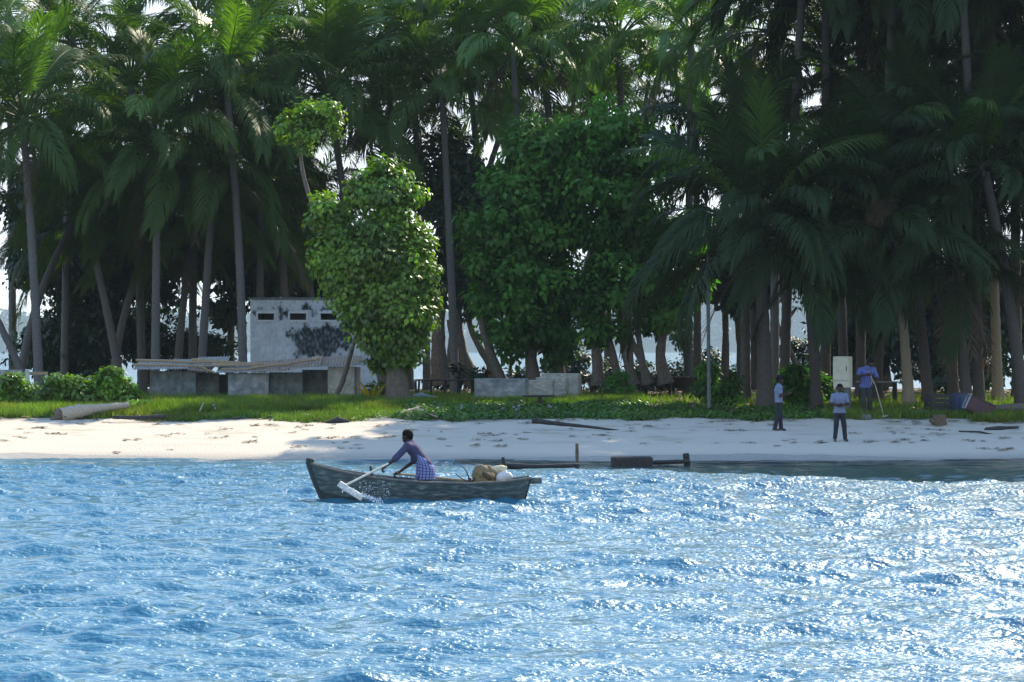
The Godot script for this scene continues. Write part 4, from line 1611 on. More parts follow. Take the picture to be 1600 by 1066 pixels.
	var dr := part("door", cd.mesh(), M.cream, c)
	var ch := Geo.new()
	ch.box(Vector3(0.19, (by + ty) * 0.5 + 0.1, 0.2), Vector3(0.025, 0.14, 0.02), Basis(), 0.006)
	part("handle", ch.mesh(), M.iron, dr)
	for k in 2:
		var cb := Geo.new()
		cb.box(Vector3(-0.15 + 0.3 * k, by * 0.5 - 0.05, 0), Vector3(0.16, by + 0.1 - 0.004, 0.24), Basis(), 0.03)
		part("support", cb.mesh(), M.concrete_dark, c)
	# right: crate, barrel, box
	var k0 := ground(1466, 80.2)
	var cr := thing("crate", "dark brown slatted wooden crate beside the blue drum", "crate", k0, 0.25)
	for k in 5:
		for z in [-0.25, 0.25]:
			var sg := Geo.new()
			sg.box(Vector3(0, 0.07 + 0.13 * k, z), Vector3(0.66, 0.105, 0.025), Basis(), 0.006)
			part("slat", sg.mesh(), M.wet_wood, cr)
	for s in [[-0.32, -0.22], [0.32, -0.22], [-0.32, 0.22], [0.32, 0.22]]:
		var sg := Geo.new()
		sg.box(Vector3(s[0], 0.32, s[1]), Vector3(0.05, 0.66, 0.035), Basis(), 0.006)
		part("corner_post", sg.mesh(), M.wet_wood, cr)
	var bf := ground(1496, 80.6)
	var br := thing("drum", "dark blue plastic drum standing between crate and red box", "drum", bf)
	var bg := Geo.new()
	var prof := [0.0, 0.03, 0.1, 0.22, 0.24, 0.26, 0.42, 0.44, 0.46, 0.58, 0.63, 0.65]
	var pr := [0.2, 0.24, 0.25, 0.25, 0.262, 0.25, 0.25, 0.262, 0.25, 0.25, 0.235, 0.2]
	var path := []
	for y in prof:
		path.append(Vector3(0, y, 0))
	bg.tube(path, pr, 20)
	var barrel := part("barrel", bg.mesh(), plain(lin(0.014, 0.03, 0.085), 0.5), br)
	var lg := Geo.new()
	lg.tube([Vector3(0.08, 0.65, 0.05), Vector3(0.08, 0.68, 0.05)], [0.04, 0.04], 10)
	part("cap", lg.mesh(), M.iron, barrel)
	var rf_ := ground(1530, 79.6)
	var rb := thing("ice_box", "dull red box tipped on its side with pale open rim", "box", rf_ + Vector3(0, 0.3, 0))
	var tilt := Basis(Vector3.BACK, -0.42)
	var rg := Geo.new()
	for w in [[Vector3(0.02, 0.2, 0), Vector3(0.78, 0.04, 0.5)], [Vector3(0.02, -0.2, 0), Vector3(0.78, 0.04, 0.5)], [Vector3(0.02, 0, 0.23), Vector3(0.78, 0.356, 0.04)], [Vector3(0.02, 0, -0.23), Vector3(0.78, 0.356, 0.04)], [Vector3(0.39, 0, 0), Vector3(0.04, 0.356, 0.416)]]:
		rg.box(tilt * w[0], w[1], tilt, 0.01)
	part("shell", rg.mesh(), plain(lin(0.06, 0.024, 0.028), 0.6), rb)
	var rim := Geo.new()
	for w in [[Vector3(-0.395, 0.205, 0), Vector3(0.05, 0.05, 0.53)], [Vector3(-0.395, -0.205, 0), Vector3(0.05, 0.05, 0.53)], [Vector3(-0.395, 0, 0.24), Vector3(0.05, 0.355, 0.05)], [Vector3(-0.395, 0, -0.24), Vector3(0.05, 0.355, 0.05)]]:
		rim.box(tilt * w[0], w[1], tilt, 0.01)
	part("rim", rim.mesh(), plain(lin(0.25, 0.28, 0.32), 0.5), rb)
	# grey table behind the adult
	var tf := ground(1372, 86)
	var tb := thing("table", "rough grey plank table under the palms behind the adult", "table", tf)
	var th := wy(597, 86) - tf.y
	for k in 3:
		var g3 := Geo.new()
		g3.box(Vector3(0, th, -0.25 + 0.25 * k), Vector3(1.25, 0.04, 0.23), Basis(), 0.008)
		part("plank", g3.mesh(), M.zinc_dark, tb)
	for s in [[-0.52, -0.25], [0.52, -0.25], [-0.52, 0.25], [0.52, 0.25]]:
		var g3 := Geo.new()
		g3.box(Vector3(s[0], th * 0.5 - 0.07, s[1]), Vector3(0.07, th + 0.1, 0.07), Basis(), 0.008)
		part("leg", g3.mesh(), M.wet_wood, tb)
	# stones
	var r2 := RandomNumberGenerator.new()
	r2.seed = 12
	for q in [[1440, 80.0, 0.2, "rounded dark stone half buried in grass left of the stump"], [1353, 78.8, 0.14, "flat grey stone at the sand's edge below the cabinet"], [648, 88.5, 0.24, "pale coral rock at the foot of the vine covered tree"], [672, 89.0, 0.2, "grey coral rock right of the vine covered tree's foot"], [661, 90.5, 0.28, "large coral rock behind the two at the vine covered tree"], [170, 88.5, 0.32, "pale curved rock behind the left bushes"]]:
		var f := ground(q[0], q[1])
		var st := thing("stone", q[3], "stone", f)
		var bones := []
		for k in 4:
			bones.append([Vector3(r2.randf_range(-0.8, 0.8), 0.3, r2.randf_range(-0.5, 0.5)) * q[2], Vector3(r2.randf_range(-0.9, 0.9), r2.randf_range(0.3, 0.8), r2.randf_range(-0.5, 0.5)) * q[2], q[2] * 0.5, q[2] * 0.42])
		part("rock", body_mesh(bones, q[2] * 0.16, 9.0 / q[2]), M.concrete if q[0] < 1000 else M.concrete_dark, st)
	# young yellow palm
	var yf := ground(581, 86)
	var yp := thing("yellow_plant", "small bright yellow bladed plant left of the vine covered tree", "plant", yf)
	for k in 7:
		var g4 := Geo.new()
		var yaw := k * 0.95 + 0.4
		var le := rf(0.55, 0.95)
		var out := Vector3(cos(yaw) * 0.45, 1.0, sin(yaw) * 0.3).normalized()
		var side := out.cross(Vector3.BACK).normalized()
		var rows := []
		for z in 7:
			var u := z / 6.0
			var p := out * le * u + Vector3(cos(yaw), -0.3, 0) * u * u * 0.22
			var w := 0.055 * sin(PI * clampf(0.12 + u * 0.88, 0, 1))
			rows.append([p - side * w, p + Vector3(0, 0, -0.01), p + side * w])
		g4.sheet(rows, true)
		part("blade", g4.mesh(), M.yellow_leaf if k < 5 else M.grass, yp)


# ---------------------------------------------------------------- people on the beach
func make_people() -> void:
	var s := func(a: float, b: float, c: float) -> Vector3: return Vector3(a, b, c)
	# child facing the water, arms folded at the waist
	var k := 0.9
	var J := {
		"hips": Vector3(0, 0.76, 0), "chest": Vector3(0.0, 1.1, 0.0), "neck": Vector3(0, 1.24, 0.0), "head": Vector3(0.005, 1.385, 0.02), "look": Vector3(-0.05, -0.12, 1),
		"sho_l": Vector3(0.16, 1.19, 0), "elb_l": Vector3(0.225, 0.98, 0.04), "wri_l": Vector3(0.05, 0.935, 0.17),
		"sho_r": Vector3(-0.16, 1.19, 0), "elb_r": Vector3(-0.225, 0.98, 0.04), "wri_r": Vector3(-0.04, 0.955, 0.2),
		"hand_l": Vector3(-1, 0.05, 0.1), "hand_r": Vector3(1, -0.05, 0.05), "palm_l": Vector3(0, 0, -1), "palm_r": Vector3(0, 0, -1), "curl": 0.35,
		"knee_l": Vector3(0.115, 0.42, 0.02), "ank_l": Vector3(0.15, 0.06, -0.02), "toe_l": Vector3(0.19, 0.035, 0.11),
		"knee_r": Vector3(-0.09, 0.42, 0.01), "ank_r": Vector3(-0.12, 0.06, -0.02), "toe_r": Vector3(-0.13, 0.035, 0.12), "hip_across": Vector3(-1, 0, 0),
	}
	var blue := plain(lin(0.22, 0.26, 0.38), 0.85)
	var navy := plain(lin(0.012, 0.013, 0.02), 0.85)
	person("child in pale blue shirt standing on sand facing the water, arms folded", ground(1312, 72.6), 0.0, J, k, {"skin": M.skin, "shirt": M.shirt_pale, "trousers": navy, "shoes": plain(lin(0.05, 0.035, 0.025), 0.6), "sleeve": 0.7, "hem": 0.74, "belt": 0.84, "head": 1.06})
	# child in profile, hands together, looking right
	var J2 := {
		"hips": Vector3(0, 0.76, 0), "chest": Vector3(-0.01, 1.1, 0.0), "neck": Vector3(0.0, 1.24, 0.0), "head": Vector3(0.035, 1.385, 0.01), "look": Vector3(1, -0.2, 0.25),
		"sho_l": Vector3(-0.02, 1.185, -0.15), "elb_l": Vector3(0.04, 0.96, -0.19), "wri_l": Vector3(0.23, 1.02, -0.07),
		"sho_r": Vector3(0.02, 1.185, 0.15), "elb_r": Vector3(0.03, 0.955, 0.19), "wri_r": Vector3(0.23, 1.0, 0.07),
		"hand_l": Vector3(0.8, 0.4, 0.25), "hand_r": Vector3(0.8, 0.4, -0.25), "palm_l": Vector3(0, 0, 1), "palm_r": Vector3(0, 0, -1), "thumb_l": Vector3(-0.3, 1, 0), "thumb_r": Vector3(-0.3, 1, 0), "curl": 0.5,
		"knee_l": Vector3(0.05, 0.42, -0.09), "ank_l": Vector3(0.07, 0.06, -0.1), "toe_l": Vector3(0.18, 0.035, -0.1),
		"knee_r": Vector3(-0.04, 0.42, 0.09), "ank_r": Vector3(-0.12, 0.06, 0.1), "toe_r": Vector3(-0.01, 0.035, 0.11), "hip_across": Vector3(0.1, 0, 1),
	}
	person("child in pale shirt and dark trousers seen from the side, hands together", ground(1217, 75.4), 0.0, J2, k, {"skin": M.skin, "shirt": M.shirt_pale, "trousers": navy, "shoes": plain(lin(0.05, 0.035, 0.025), 0.6), "sleeve": 0.6, "hem": 0.77, "belt": 0.86, "head": 1.06})
	# adult raking, head bent
	var J3 := {
		"hips": Vector3(-0.02, 0.9, 0), "chest": Vector3(0.0, 1.28, 0.06), "neck": Vector3(0.05, 1.45, 0.1), "head": Vector3(0.1, 1.585, 0.17), "look": Vector3(0.55, -0.55, 0.8), "up": Vector3(0.2, 1, 0.3),
		"sho_l": Vector3(0.2, 1.39, 0.03), "elb_l": Vector3(0.31, 1.13, 0.1), "wri_l": Vector3(0.21, 0.95, 0.27),
		"sho_r": Vector3(-0.19, 1.37, 0.08), "elb_r": Vector3(-0.28, 1.2, 0.26), "wri_r": Vector3(-0.04, 1.24, 0.34),
		"hand_l": Vector3(-0.4, -0.5, 0.7), "hand_r": Vector3(1, 0.0, 0.1), "palm_l": Vector3(-1, 0, 0.2), "palm_r": Vector3(0, -0.3, -1), "thumb_l": Vector3(0, 1, 0.3), "curl": 0.9,
		"knee_l": Vector3(0.1, 0.48, 0.05), "ank_l": Vector3(0.1, 0.07, -0.03), "toe_l": Vector3(0.13, 0.035, 0.12),
		"knee_r": Vector3(-0.09, 0.48, 0.06), "ank_r": Vector3(-0.08, 0.07, 0.03), "toe_r": Vector3(-0.09, 0.035, 0.18), "hip_across": Vector3(-1, 0, 0),
	}
	var af := ground(1354, 79.8)
	person("adult in bright blue striped shirt bending over a thin stick under palms", af, 0.0, J3, 1.0, {"shirt": M.shirt_blue, "trousers": plain(lin(0.022, 0.026, 0.024), 0.85), "sleeve": 0.75, "hem": 0.85, "belt": 1.0})
	var sk := thing("rake", "thin pale stick with small white head held by the adult", "rake", af + Vector3(0.42, 0.05, 0.45))
	var g := Geo.new()
	g.tube([Vector3(0.02, 0.0, 0.02), Vector3(-0.2, 0.86, -0.13), Vector3(-0.42, 1.3, -0.13)], [0.014, 0.014, 0.012], 7)
	part("handle", g.mesh(), M.driftwood, sk)
	var h := Geo.new()
	h.box(Vector3(0.04, 0.0, 0.02), Vector3(0.22, 0.05, 0.06), Basis(Vector3.BACK, 0.2), 0.012)
	part("rake_head", h.mesh(), plain(lin(0.5, 0.52, 0.52), 0.5), sk)


# ---------------------------------------------------------------- ground plants
func grass_tuft(s: int, blades: int, tall: float, spread: float) -> ArrayMesh:
	var r := RandomNumberGenerator.new()
	r.seed = s
	var g := Geo.new()
	for k in blades:
		var a := r.randf_range(0, TAU)
		var base := Vector3(cos(a), 0, sin(a)) * r.randf_range(0, spread)
		var lean := Vector3(cos(a + r.randf_range(-1, 1)), 0, sin(a + r.randf_range(-1, 1))) * r.randf_range(0.1, 0.5)
		var h := tall * r.randf_range(0.5, 1.1)
		var w := 0.006 * r.randf_range(0.8, 1.5)
		var side := Vector3(-sin(a * 3.0), 0, cos(a * 3.0)) * w
		var mid := base + Vector3.UP * h * 0.55 + lean * h * 0.3
		var tip := base + Vector3.UP * h + lean * h
		var tone := r.randf_range(0.7, 1.35)
		g.col = Color(tone * 1.05, tone, tone * 0.8)
		g.quad(base - side, base + side, mid + side * 0.8, mid - side * 0.8)
		g.tri(mid - side * 0.8, mid + side * 0.8, tip)
	return g.mesh()


func make_ground_plants() -> void:
	var tall := grass_tuft(301, 26, 0.28, 0.12)
	var low := grass_tuft(302, 22, 0.16, 0.13)
	var p1 := []
	var t1 := []
	var p2 := []
	var t2 := []
	var p3 := []
	var t3 := []
	var patch := FastNoiseLite.new()
	patch.seed = 31
	patch.frequency = 0.35
	for k in 26000:
		var d := rf(78.2, 99.0)
		if k % 5 < 3:
			d = rf(78.2, 87.0)
		var x := rf(-20.0, 20.0)
		var px := 800.0 + x * F / d
		var n := patch.get_noise_2d(x, d)
		if d < 78.9 + n * 1.6 + (0.5 if px < 260 else 0.0):
			continue
		if px > 1010 and d > 80.5 + n * 2.0 and rf(0, 1) < 0.85:
			continue
		var y := height(x, d)
		var pos := Vector3(x, y - 0.01, -d)
		var tone := rf(0.75, 1.3) * (1.0 + 0.5 * n)
		var b := Basis(Vector3.UP, rf(0, TAU))
		var dry := clampf(patch.get_noise_2d(x * 0.7 + 90.0, d * 0.7) * 2.0, 0.0, 1.0)
		var tint := Color(tone * (1.0 + 0.5 * dry), tone, tone * rf(0.7, 1.0))
		if px > 235 and px < 600 and d > 81.0 and d < 89.6:
			p1.append(Transform3D(b.scaled(Vector3.ONE * rf(0.7, 1.3)), pos))
			t1.append(tint)
		elif px < 620 and d < 81.0 and px > 230:
			if k % 3 == 0:
				p3.append(Transform3D(b.scaled(Vector3.ONE * rf(0.8, 1.5)), pos + Vector3(0, 0.05, 0)))
				t3.append(tint)
			else:
				p2.append(Transform3D(b.scaled(Vector3.ONE * rf(0.8, 1.5)), pos))
				t2.append(tint)
		elif px >= 620 and px < 1290 and d < 85.0:
			p3.append(Transform3D(b.scaled(Vector3.ONE * rf(0.9, 1.9)), pos + Vector3(0, rf(0.04, 0.14), 0)))
			t3.append(tint)
		else:
			p2.append(Transform3D(b.scaled(Vector3.ONE * rf(0.8, 1.9)), pos))
			t2.append(tint)
	scatter("tall_grass", tall, M.grass, p1, t1, self).set_meta("label", "tall bright green grass before the shed")
	scatter("short_grass", low, M.grass, p2, t2, self).set_meta("label", "short green grass along the top of the beach")
	scatter("creeping_plants", leaf_meshes[3], M.creeper, p3, t3, self).set_meta("label", "low leafy creeper spreading over the sand's upper edge")
	# purple flowers in the creeper
	var fl := Geo.new()
	for k in 5:
		var a := TAU * k / 5.0
		var a2 := a + TAU / 5.0
		fl.tri(Vector3.ZERO, Vector3(cos(a), 0.5, sin(a)) * 0.036, Vector3(cos(a2), 0.5, sin(a2)) * 0.036, Vector3.UP)
	var p4 := []
	var t4 := []
	for q in [[806, 641, 4], [788, 638, 2], [862, 641, 3], [722, 640, 2], [333, 640, 2], [690, 642, 1]]:
		for k in q[2]:
			var pos := at(q[0] + rf(-7, 7), q[1] + rf(-3, 3), 80.5)
			pos.y = height(pos.x, 80.5) + rf(0.18, 0.3)
			p4.append(Transform3D(Basis(Vector3.RIGHT, rf(0.2, 1.1)) * Basis(Vector3.UP, rf(0, 6)), pos))
			t4.append(Color.WHITE)
	scatter("purple_flowers", fl.mesh(), plain(lin(0.34, 0.2, 0.36), 0.7), p4, t4, self).set_meta("label", "small purple flowers dotted through the creeper")
	# wrack and dry leaf bits on the sand
	var bits := Geo.new()
	var r := RandomNumberGenerator.new()
	r.seed = 66
	for k in 9:
		var a := r.randf_range(0, TAU)
		var c := Vector3(r.randf_range(-0.12, 0.12), r.randf_range(0.0, 0.025), r.randf_range(-0.2, 0.2))
		var u := Vector3(cos(a), r.randf_range(-0.2, 0.2), sin(a)) * r.randf_range(0.02, 0.08)
		var w := Vector3(-sin(a), r.randf_range(0, 0.4), cos(a)) * r.randf_range(0.008, 0.025)
		bits.quad(c - u - w, c + u - w, c + u + w, c - u + w, Vector3.UP)
	var p5 := []
	var t5 := []
	for k in 950:
		var d := rf(71.5, 79.5)
		var x := rf(-18.0, 18.0)
		var n := patch.get_noise_2d(x * 0.9 + 300.0, d * 2.4)
		if n < 0.18 - clampf((d - 77.0) * 0.12, 0.0, 0.35) and rf(0, 1) < 0.96:
			continue
		p5.append(Transform3D(Basis(Vector3.UP, rf(0, TAU)).scaled(Vector3.ONE * rf(0.5, 1.3)), Vector3(x, height(x, d) + 0.008, -d)))
		var tone := rf(0.5, 1.3)
		t5.append(Color(tone, tone, tone))
	scatter("beach_litter", bits.mesh(), M.litter, p5, t5, self).set_meta("label", "dry leaf and weed litter in streaks on the sand")
	# leaf litter under the palms
	var p6 := []
	var t6 := []
	for k in 9000:
		var d := rf(79.5, 116.0)
		var x := rf(-24.0, 24.0)
		p6.append(Transform3D(Basis(Vector3.UP, rf(0, TAU)).scaled(Vector3.ONE * rf(0.8, 2.2)), Vector3(x, height(x, d) + 0.01, -d)))
		var tone := rf(0.4, 1.3)
		t6.append(Color(tone, tone, tone))
	scatter("leaf_litter", bits.mesh(), M.litter, p6, t6, self).set_meta("label", "fallen leaves on the ground under the grove")


# ---------------------------------------------------------------- far shore
func far_ridge(n: FastNoiseLite, x: float) -> float:
	return 56.0 + 24.0 * n.get_noise_2d(x, 0) + 45.0 * exp(-pow((x - 330.0) / 260.0, 2.0)) - 14.0 * smoothstep(-300.0, -820.0, x)


func make_far_island() -> void:
	var d0 := 4000.0
	var n := FastNoiseLite.new()
	n.seed = 77
	n.frequency = 0.0023
	n.fractal_octaves = 4
	var rows := []
	for r in 7:
		var row := []
		for k in 121:
			var x := -2400.0 + 40.0 * k
			var u := r / 6.0
			var h := far_ridge(n, x) * sin(PI * clampf(u * 0.95, 0.0, 1.0)) + 6.0 * n.get_noise_2d(x * 4.0, u * 800.0) - 6.0 * (1.0 - sin(PI * u))
			row.append(Vector3(x, h, -d0 - u * 420.0))
		rows.append(row)
	var g := Geo.new()
	g.sheet(rows, false)
	structure("far_hills", g.mesh(), textured(noise_tex(0.02, lin(0.03, 0.05, 0.03), lin(0.07, 0.1, 0.05), 91), Vector3(0.01, 0.01, 0.01), 0.9), "hazy wooded island across the lagoon")
	var clump := leaf_clump(401, 40, 6.0, 8.0, 1.0)
	var p := []
	var t := []
	for k in 4200:
		var x := rf(-2300.0, 2300.0)
		var u := rf(0.02, 0.62)
		p.append(Transform3D(Basis(Vector3.UP, rf(0, TAU)).scaled(Vector3.ONE * rf(0.8, 1.5)), Vector3(x, far_ridge(n, x) * sin(PI * u * 0.95) + 2.0, -d0 - u * 420.0)))
		var tone := rf(0.7, 1.3)
		t.append(Color(tone, tone, tone))
	scatter("far_forest", clump, M.leaf_dark, p, t, self).set_meta("label", "forest covering the hazy island across the lagoon")


func more_materials() -> void:
	M.cloth_bump = bump_tex(0.03, 71, 6.0, 256)
	M.eye = plain(lin(0.25, 0.24, 0.22), 0.3)
	M.oar_white = textured(noise_tex(0.03, lin(0.42, 0.38, 0.32), lin(0.68, 0.64, 0.57), 72), Vector3(3, 3, 3), 0.35)
	M.sack_brown = textured(noise_tex(0.05, lin(0.12, 0.085, 0.045), lin(0.36, 0.26, 0.14), 73), Vector3(3, 3, 3), 0.9, M.cloth_bump)
	M.sack_dark = textured(noise_tex(0.05, lin(0.05, 0.035, 0.02), lin(0.14, 0.1, 0.05), 83), Vector3(3, 3, 3), 0.9, M.cloth_bump)
	M.sack_yellow = textured(noise_tex(0.03, lin(0.42, 0.34, 0.2), lin(0.64, 0.55, 0.38), 74), Vector3(2, 2, 2), 0.8, M.cloth_bump)
	M.sack_white = textured(noise_tex(0.03, lin(0.48, 0.44, 0.42), lin(0.66, 0.62, 0.6), 75), Vector3(2, 2, 2), 0.4, M.cloth_bump)
	M.plaster = textured(noise_tex(0.02, lin(0.42, 0.43, 0.42), lin(0.66, 0.66, 0.63), 76, 6), Vector3(0.5, 0.5, 0.5), 0.92, null, 0.3, true)
	M.pole_metal = textured(noise_tex(0.02, lin(0.09, 0.1, 0.105), lin(0.15, 0.16, 0.17), 82), Vector3(2, 0.8, 2), 0.6)
	M.zinc_dark = textured(noise_tex(0.02, lin(0.13, 0.14, 0.15), lin(0.26, 0.27, 0.28), 77), Vector3(0.8, 0.8, 0.8), 0.6)
	M.cream = textured(noise_tex(0.02, lin(0.6, 0.58, 0.46), lin(0.74, 0.72, 0.6), 78), Vector3(0.8, 0.8, 0.8), 0.5)
	M.pole_dark = textured(noise_tex(0.03, lin(0.06, 0.045, 0.03), lin(0.18, 0.13, 0.085), 79), Vector3(3, 1, 3), 0.8)
	M.yellow_leaf = leafy(lin(0.5, 0.4, 0.03), lin(1.0, 0.9, 0.15), 0.4)
	M.shirt_pale = textured(noise_tex(0.03, lin(0.14, 0.165, 0.25), lin(0.2, 0.23, 0.32), 80), Vector3(3, 3, 3), 0.85, M.cloth_bump, 0.3)
	M.litter = plain(lin(0.2, 0.15, 0.09), 0.9)
	M.litter.vertex_color_use_as_albedo = true
	# blue shirt with fine paler stripes
	var img := Image.create(64, 64, false, Image.FORMAT_RGBA8)
	for y in 64:
		for x in 64:
			img.set_pixel(x, y, Color(0.27, 0.31, 0.52) if x % 8 < 5 else Color(0.37, 0.41, 0.6))
	var sm := StandardMaterial3D.new()
	sm.albedo_texture = ImageTexture.create_from_image(img)
	sm.uv1_scale = Vector3(2.5, 2.5, 1)
	sm.roughness = 0.85
	M.shirt_blue = sm


func make_palms() -> void:
	var k := {}
	# the left half of the grove
	palm("full crowned coconut palm with straight trunk left of the shed's poles", 242, 97, 246, 222, 0.3, {"n": 32, "size": 5.0, "curve": 0.1})
	palm("coconut palm whose straight trunk rises behind the middle of the shed", 312, 99, 335, 255, 0.0, {"n": 24, "size": 4.4, "curve": 0.1})
	palm("coconut palm with upright trunk at the left edge behind the bushes", 62, 95, 34, 180, 0.5, {"n": 26, "size": 4.5, "curve": 0.4})
	palm("thin leaning palm trunk rising out of the picture's left edge", 52, 98, -150, 260, 1.0, {"n": 20, "size": 4.2, "curve": 0.3, "r": 0.14})
	palm("coconut palm with curved foot beside the white building's left wall", 380, 97, 352, 120, 0.5, {"n": 24, "size": 4.5, "curve": 0.9})
	palm("large dark coconut palm directly behind the topmost sprig of the vine covered tree", 566, 102, 512, 138, 0.0, {"n": 32, "size": 5.0, "curve": 0.5})
	palm("tall coconut palm with crown at the top edge above the vine covered tree", 768, 105, 722, 18, 0.0, {"n": 28, "size": 5.1, "curve": 0.6})
	palm("leaning palm with rough dark trunk right behind the vine covered tree", 712, 101, 690, 140, 0.5, {"n": 24, "size": 4.5, "curve": 0.3})
	palm("palm with trunk leaning left between the leftmost trunk and the shed", 192, 103, 118, 290, 0.0, {"n": 24, "size": 4.4, "curve": 0.3})
	palm("shadowed palm behind the shed's left end", 222, 107, 205, 120, 0.0, {"n": 24, "size": 4.6})
	palm("palm above the white building with its crown among taller ones", 450, 106, 420, 60, 0.0, {"n": 24, "size": 4.6})
	palm("back row palm between the building and vine covered tree", 605, 108, 610, 150, 0.0, {"n": 24, "size": 4.6})
	palm("back row palm with crown showing above the vine covered tree's right shoulder", 668, 110, 640, 60, 0.0, {"n": 24, "size": 4.6})
	palm("back row palm behind the leftmost trunk with ragged crown", 100, 108, 110, 60, 0.0, {"n": 22, "size": 4.4})
	palm("back row palm whose crown fills the top left behind the full crowned palm", 300, 108, 310, 20, 0.0, {"n": 24, "size": 4.6})
	# crowns in the middle, their sunlight painted in as yellower green fronds
	palm("yellow green palm crown with painted sunlight right of the top middle", 880, 104, 850, 85, 0.0, {"n": 26, "size": 4.6, "mat": "frond_young_sun_tint"})
	palm("yellow green palm crown with painted sunlight above the broadleaf trees", 985, 103, 965, 60, 0.0, {"n": 26, "size": 4.6, "mat": "frond_young_sun_tint"})
	palm("bright palm crown with painted back light above the young drooping palm", 1075, 99, 1080, 55, 0.0, {"n": 26, "size": 4.4, "mat": "frond_young_sun_tint"})
	palm("bright palm crown with painted sunlight just left of the yellow green one", 830, 101, 800, 60, 0.0, {"n": 24, "size": 4.4, "mat": "frond_young_sun_tint"})
	# the right half, nearer the water, its shade painted in as darker fronds
	palm("dark young palm with low drooping crown and thick trunk behind the profile child", 1197, 83, 1186, 352, -0.5, {"n": 34, "size": 4.8, "r": 0.24, "mat": "frond_shade_tint", "droop": 7.0, "curve": 0.2})
	palm("dark palm with arched fronds right of the utility pole", 1165, 88, 1165, 250, -0.5, {"n": 28, "size": 4.1, "mat": "frond_shade_tint", "curve": 0.2})
	palm("palm with smooth leaning trunk left of the cream cabinet", 1276, 84, 1248, 330, -0.5, {"n": 28, "size": 4.6, "mat": "frond_shade_tint", "curve": 0.6})
	palm("palm with ringed trunk paled by painted sunlight right of the adult", 1421, 84, 1396, 362, -1.0, {"n": 32, "size": 4.6, "mat": "frond_shade_tint", "pale": true, "droop": 6.8, "curve": 0.4})
	palm("palm leaning beside the pale trunk with heavy hanging fronds", 1452, 84.5, 1405, 235, -0.8, {"n": 30, "size": 3.9, "mat": "frond_shade_tint", "curve": 0.3})
	palm("palm with dry brown skirt of fronds above the blue drum", 1512, 83, 1492, 405, -0.5, {"n": 24, "size": 3.7, "mat": "frond_shade_tint", "droop": 7.2, "dead": 5, "curve": 0.3})
	palm("thick leaning palm trunk at the right edge", 1600, 82.5, 1535, 250, -0.8, {"n": 30, "size": 4.0, "mat": "frond_shade_tint", "r": 0.2, "curve": 0.4})
	palm("palm with trunk paled by painted sunlight behind the thick leaning trunk at right edge", 1560, 88, 1540, 140, -0.3, {"n": 26, "size": 4.2, "mat": "frond_shade_tint", "pale": true, "curve": 0.3})
	palm("dark palm leaning in from beyond the right edge", 1680, 84, 1640, 300, -0.5, {"n": 28, "size": 4.0, "mat": "frond_shade_tint"})
	palm("tall dark palm with crown high in the right half above the cabinet", 1320, 92, 1300, 95, -0.5, {"n": 28, "size": 4.4, "mat": "frond_shade_tint"})
	palm("tall dark palm with bright spear leaf near the top right corner", 1490, 91, 1475, 75, -0.5, {"n": 28, "size": 4.4, "mat": "frond_shade_tint"})
	palm("tall dark palm filling the top right corner", 1610, 92, 1600, 55, 0.0, {"n": 28, "size": 4.4, "mat": "frond_shade_tint"})
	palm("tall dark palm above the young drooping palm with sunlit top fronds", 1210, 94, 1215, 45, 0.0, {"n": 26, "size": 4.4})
	palm("very tall palm out of the picture's top over the cabinet", 1370, 87, 1400, -80, 0.0, {"n": 26, "size": 4.8, "mat": "frond_shade_tint"})
	palm("very tall palm out of the picture's top over the drum", 1530, 85, 1500, -95, 0.0, {"n": 26, "size": 4.8, "mat": "frond_shade_tint"})
	palm("very tall palm out of the picture's top over the profile child", 1225, 88, 1262, -130, 0.0, {"n": 26, "size": 4.8, "mat": "frond_shade_tint"})
	palm("very tall palm out of the picture's top right corner", 1690, 86, 1690, -120, 0.0, {"n": 26, "size": 4.8, "mat": "frond_shade_tint"})
	palm("very tall palm out of the picture's top behind the cabinet", 1345, 91, 1345, -55, 0.0, {"n": 28, "size": 4.9, "mat": "frond_shade_tint"})
	palm("very tall palm out of the picture's top over the leaning smooth trunk", 1290, 89, 1290, -60, 0.0, {"n": 28, "size": 4.9, "mat": "frond_shade_tint"})
	palm("very tall palm out of the picture's top over the red box", 1590, 89, 1580, -50, 0.0, {"n": 28, "size": 4.9, "mat": "frond_shade_tint"})
	var beyond := [[1760, 85, 1740, 120], [1800, 90, 1790, -60], [1850, 84, 1830, 60], [1930, 88, 1900, -40], [1960, 83, 1960, 160], [2060, 86, 2040, 20], [2150, 90, 2130, -60], [2180, 84, 2190, 130], [2290, 87, 2280, 0]]  # unseen palms carrying the grove on, added to shade the sand at right
	for q in beyond:
		palm("unseen dark palm of the grove added beyond the right edge for its shade", q[0], q[1], q[2], q[3], 0.0, {"n": 26, "size": 4.8, "mat": "frond_shade_tint"})
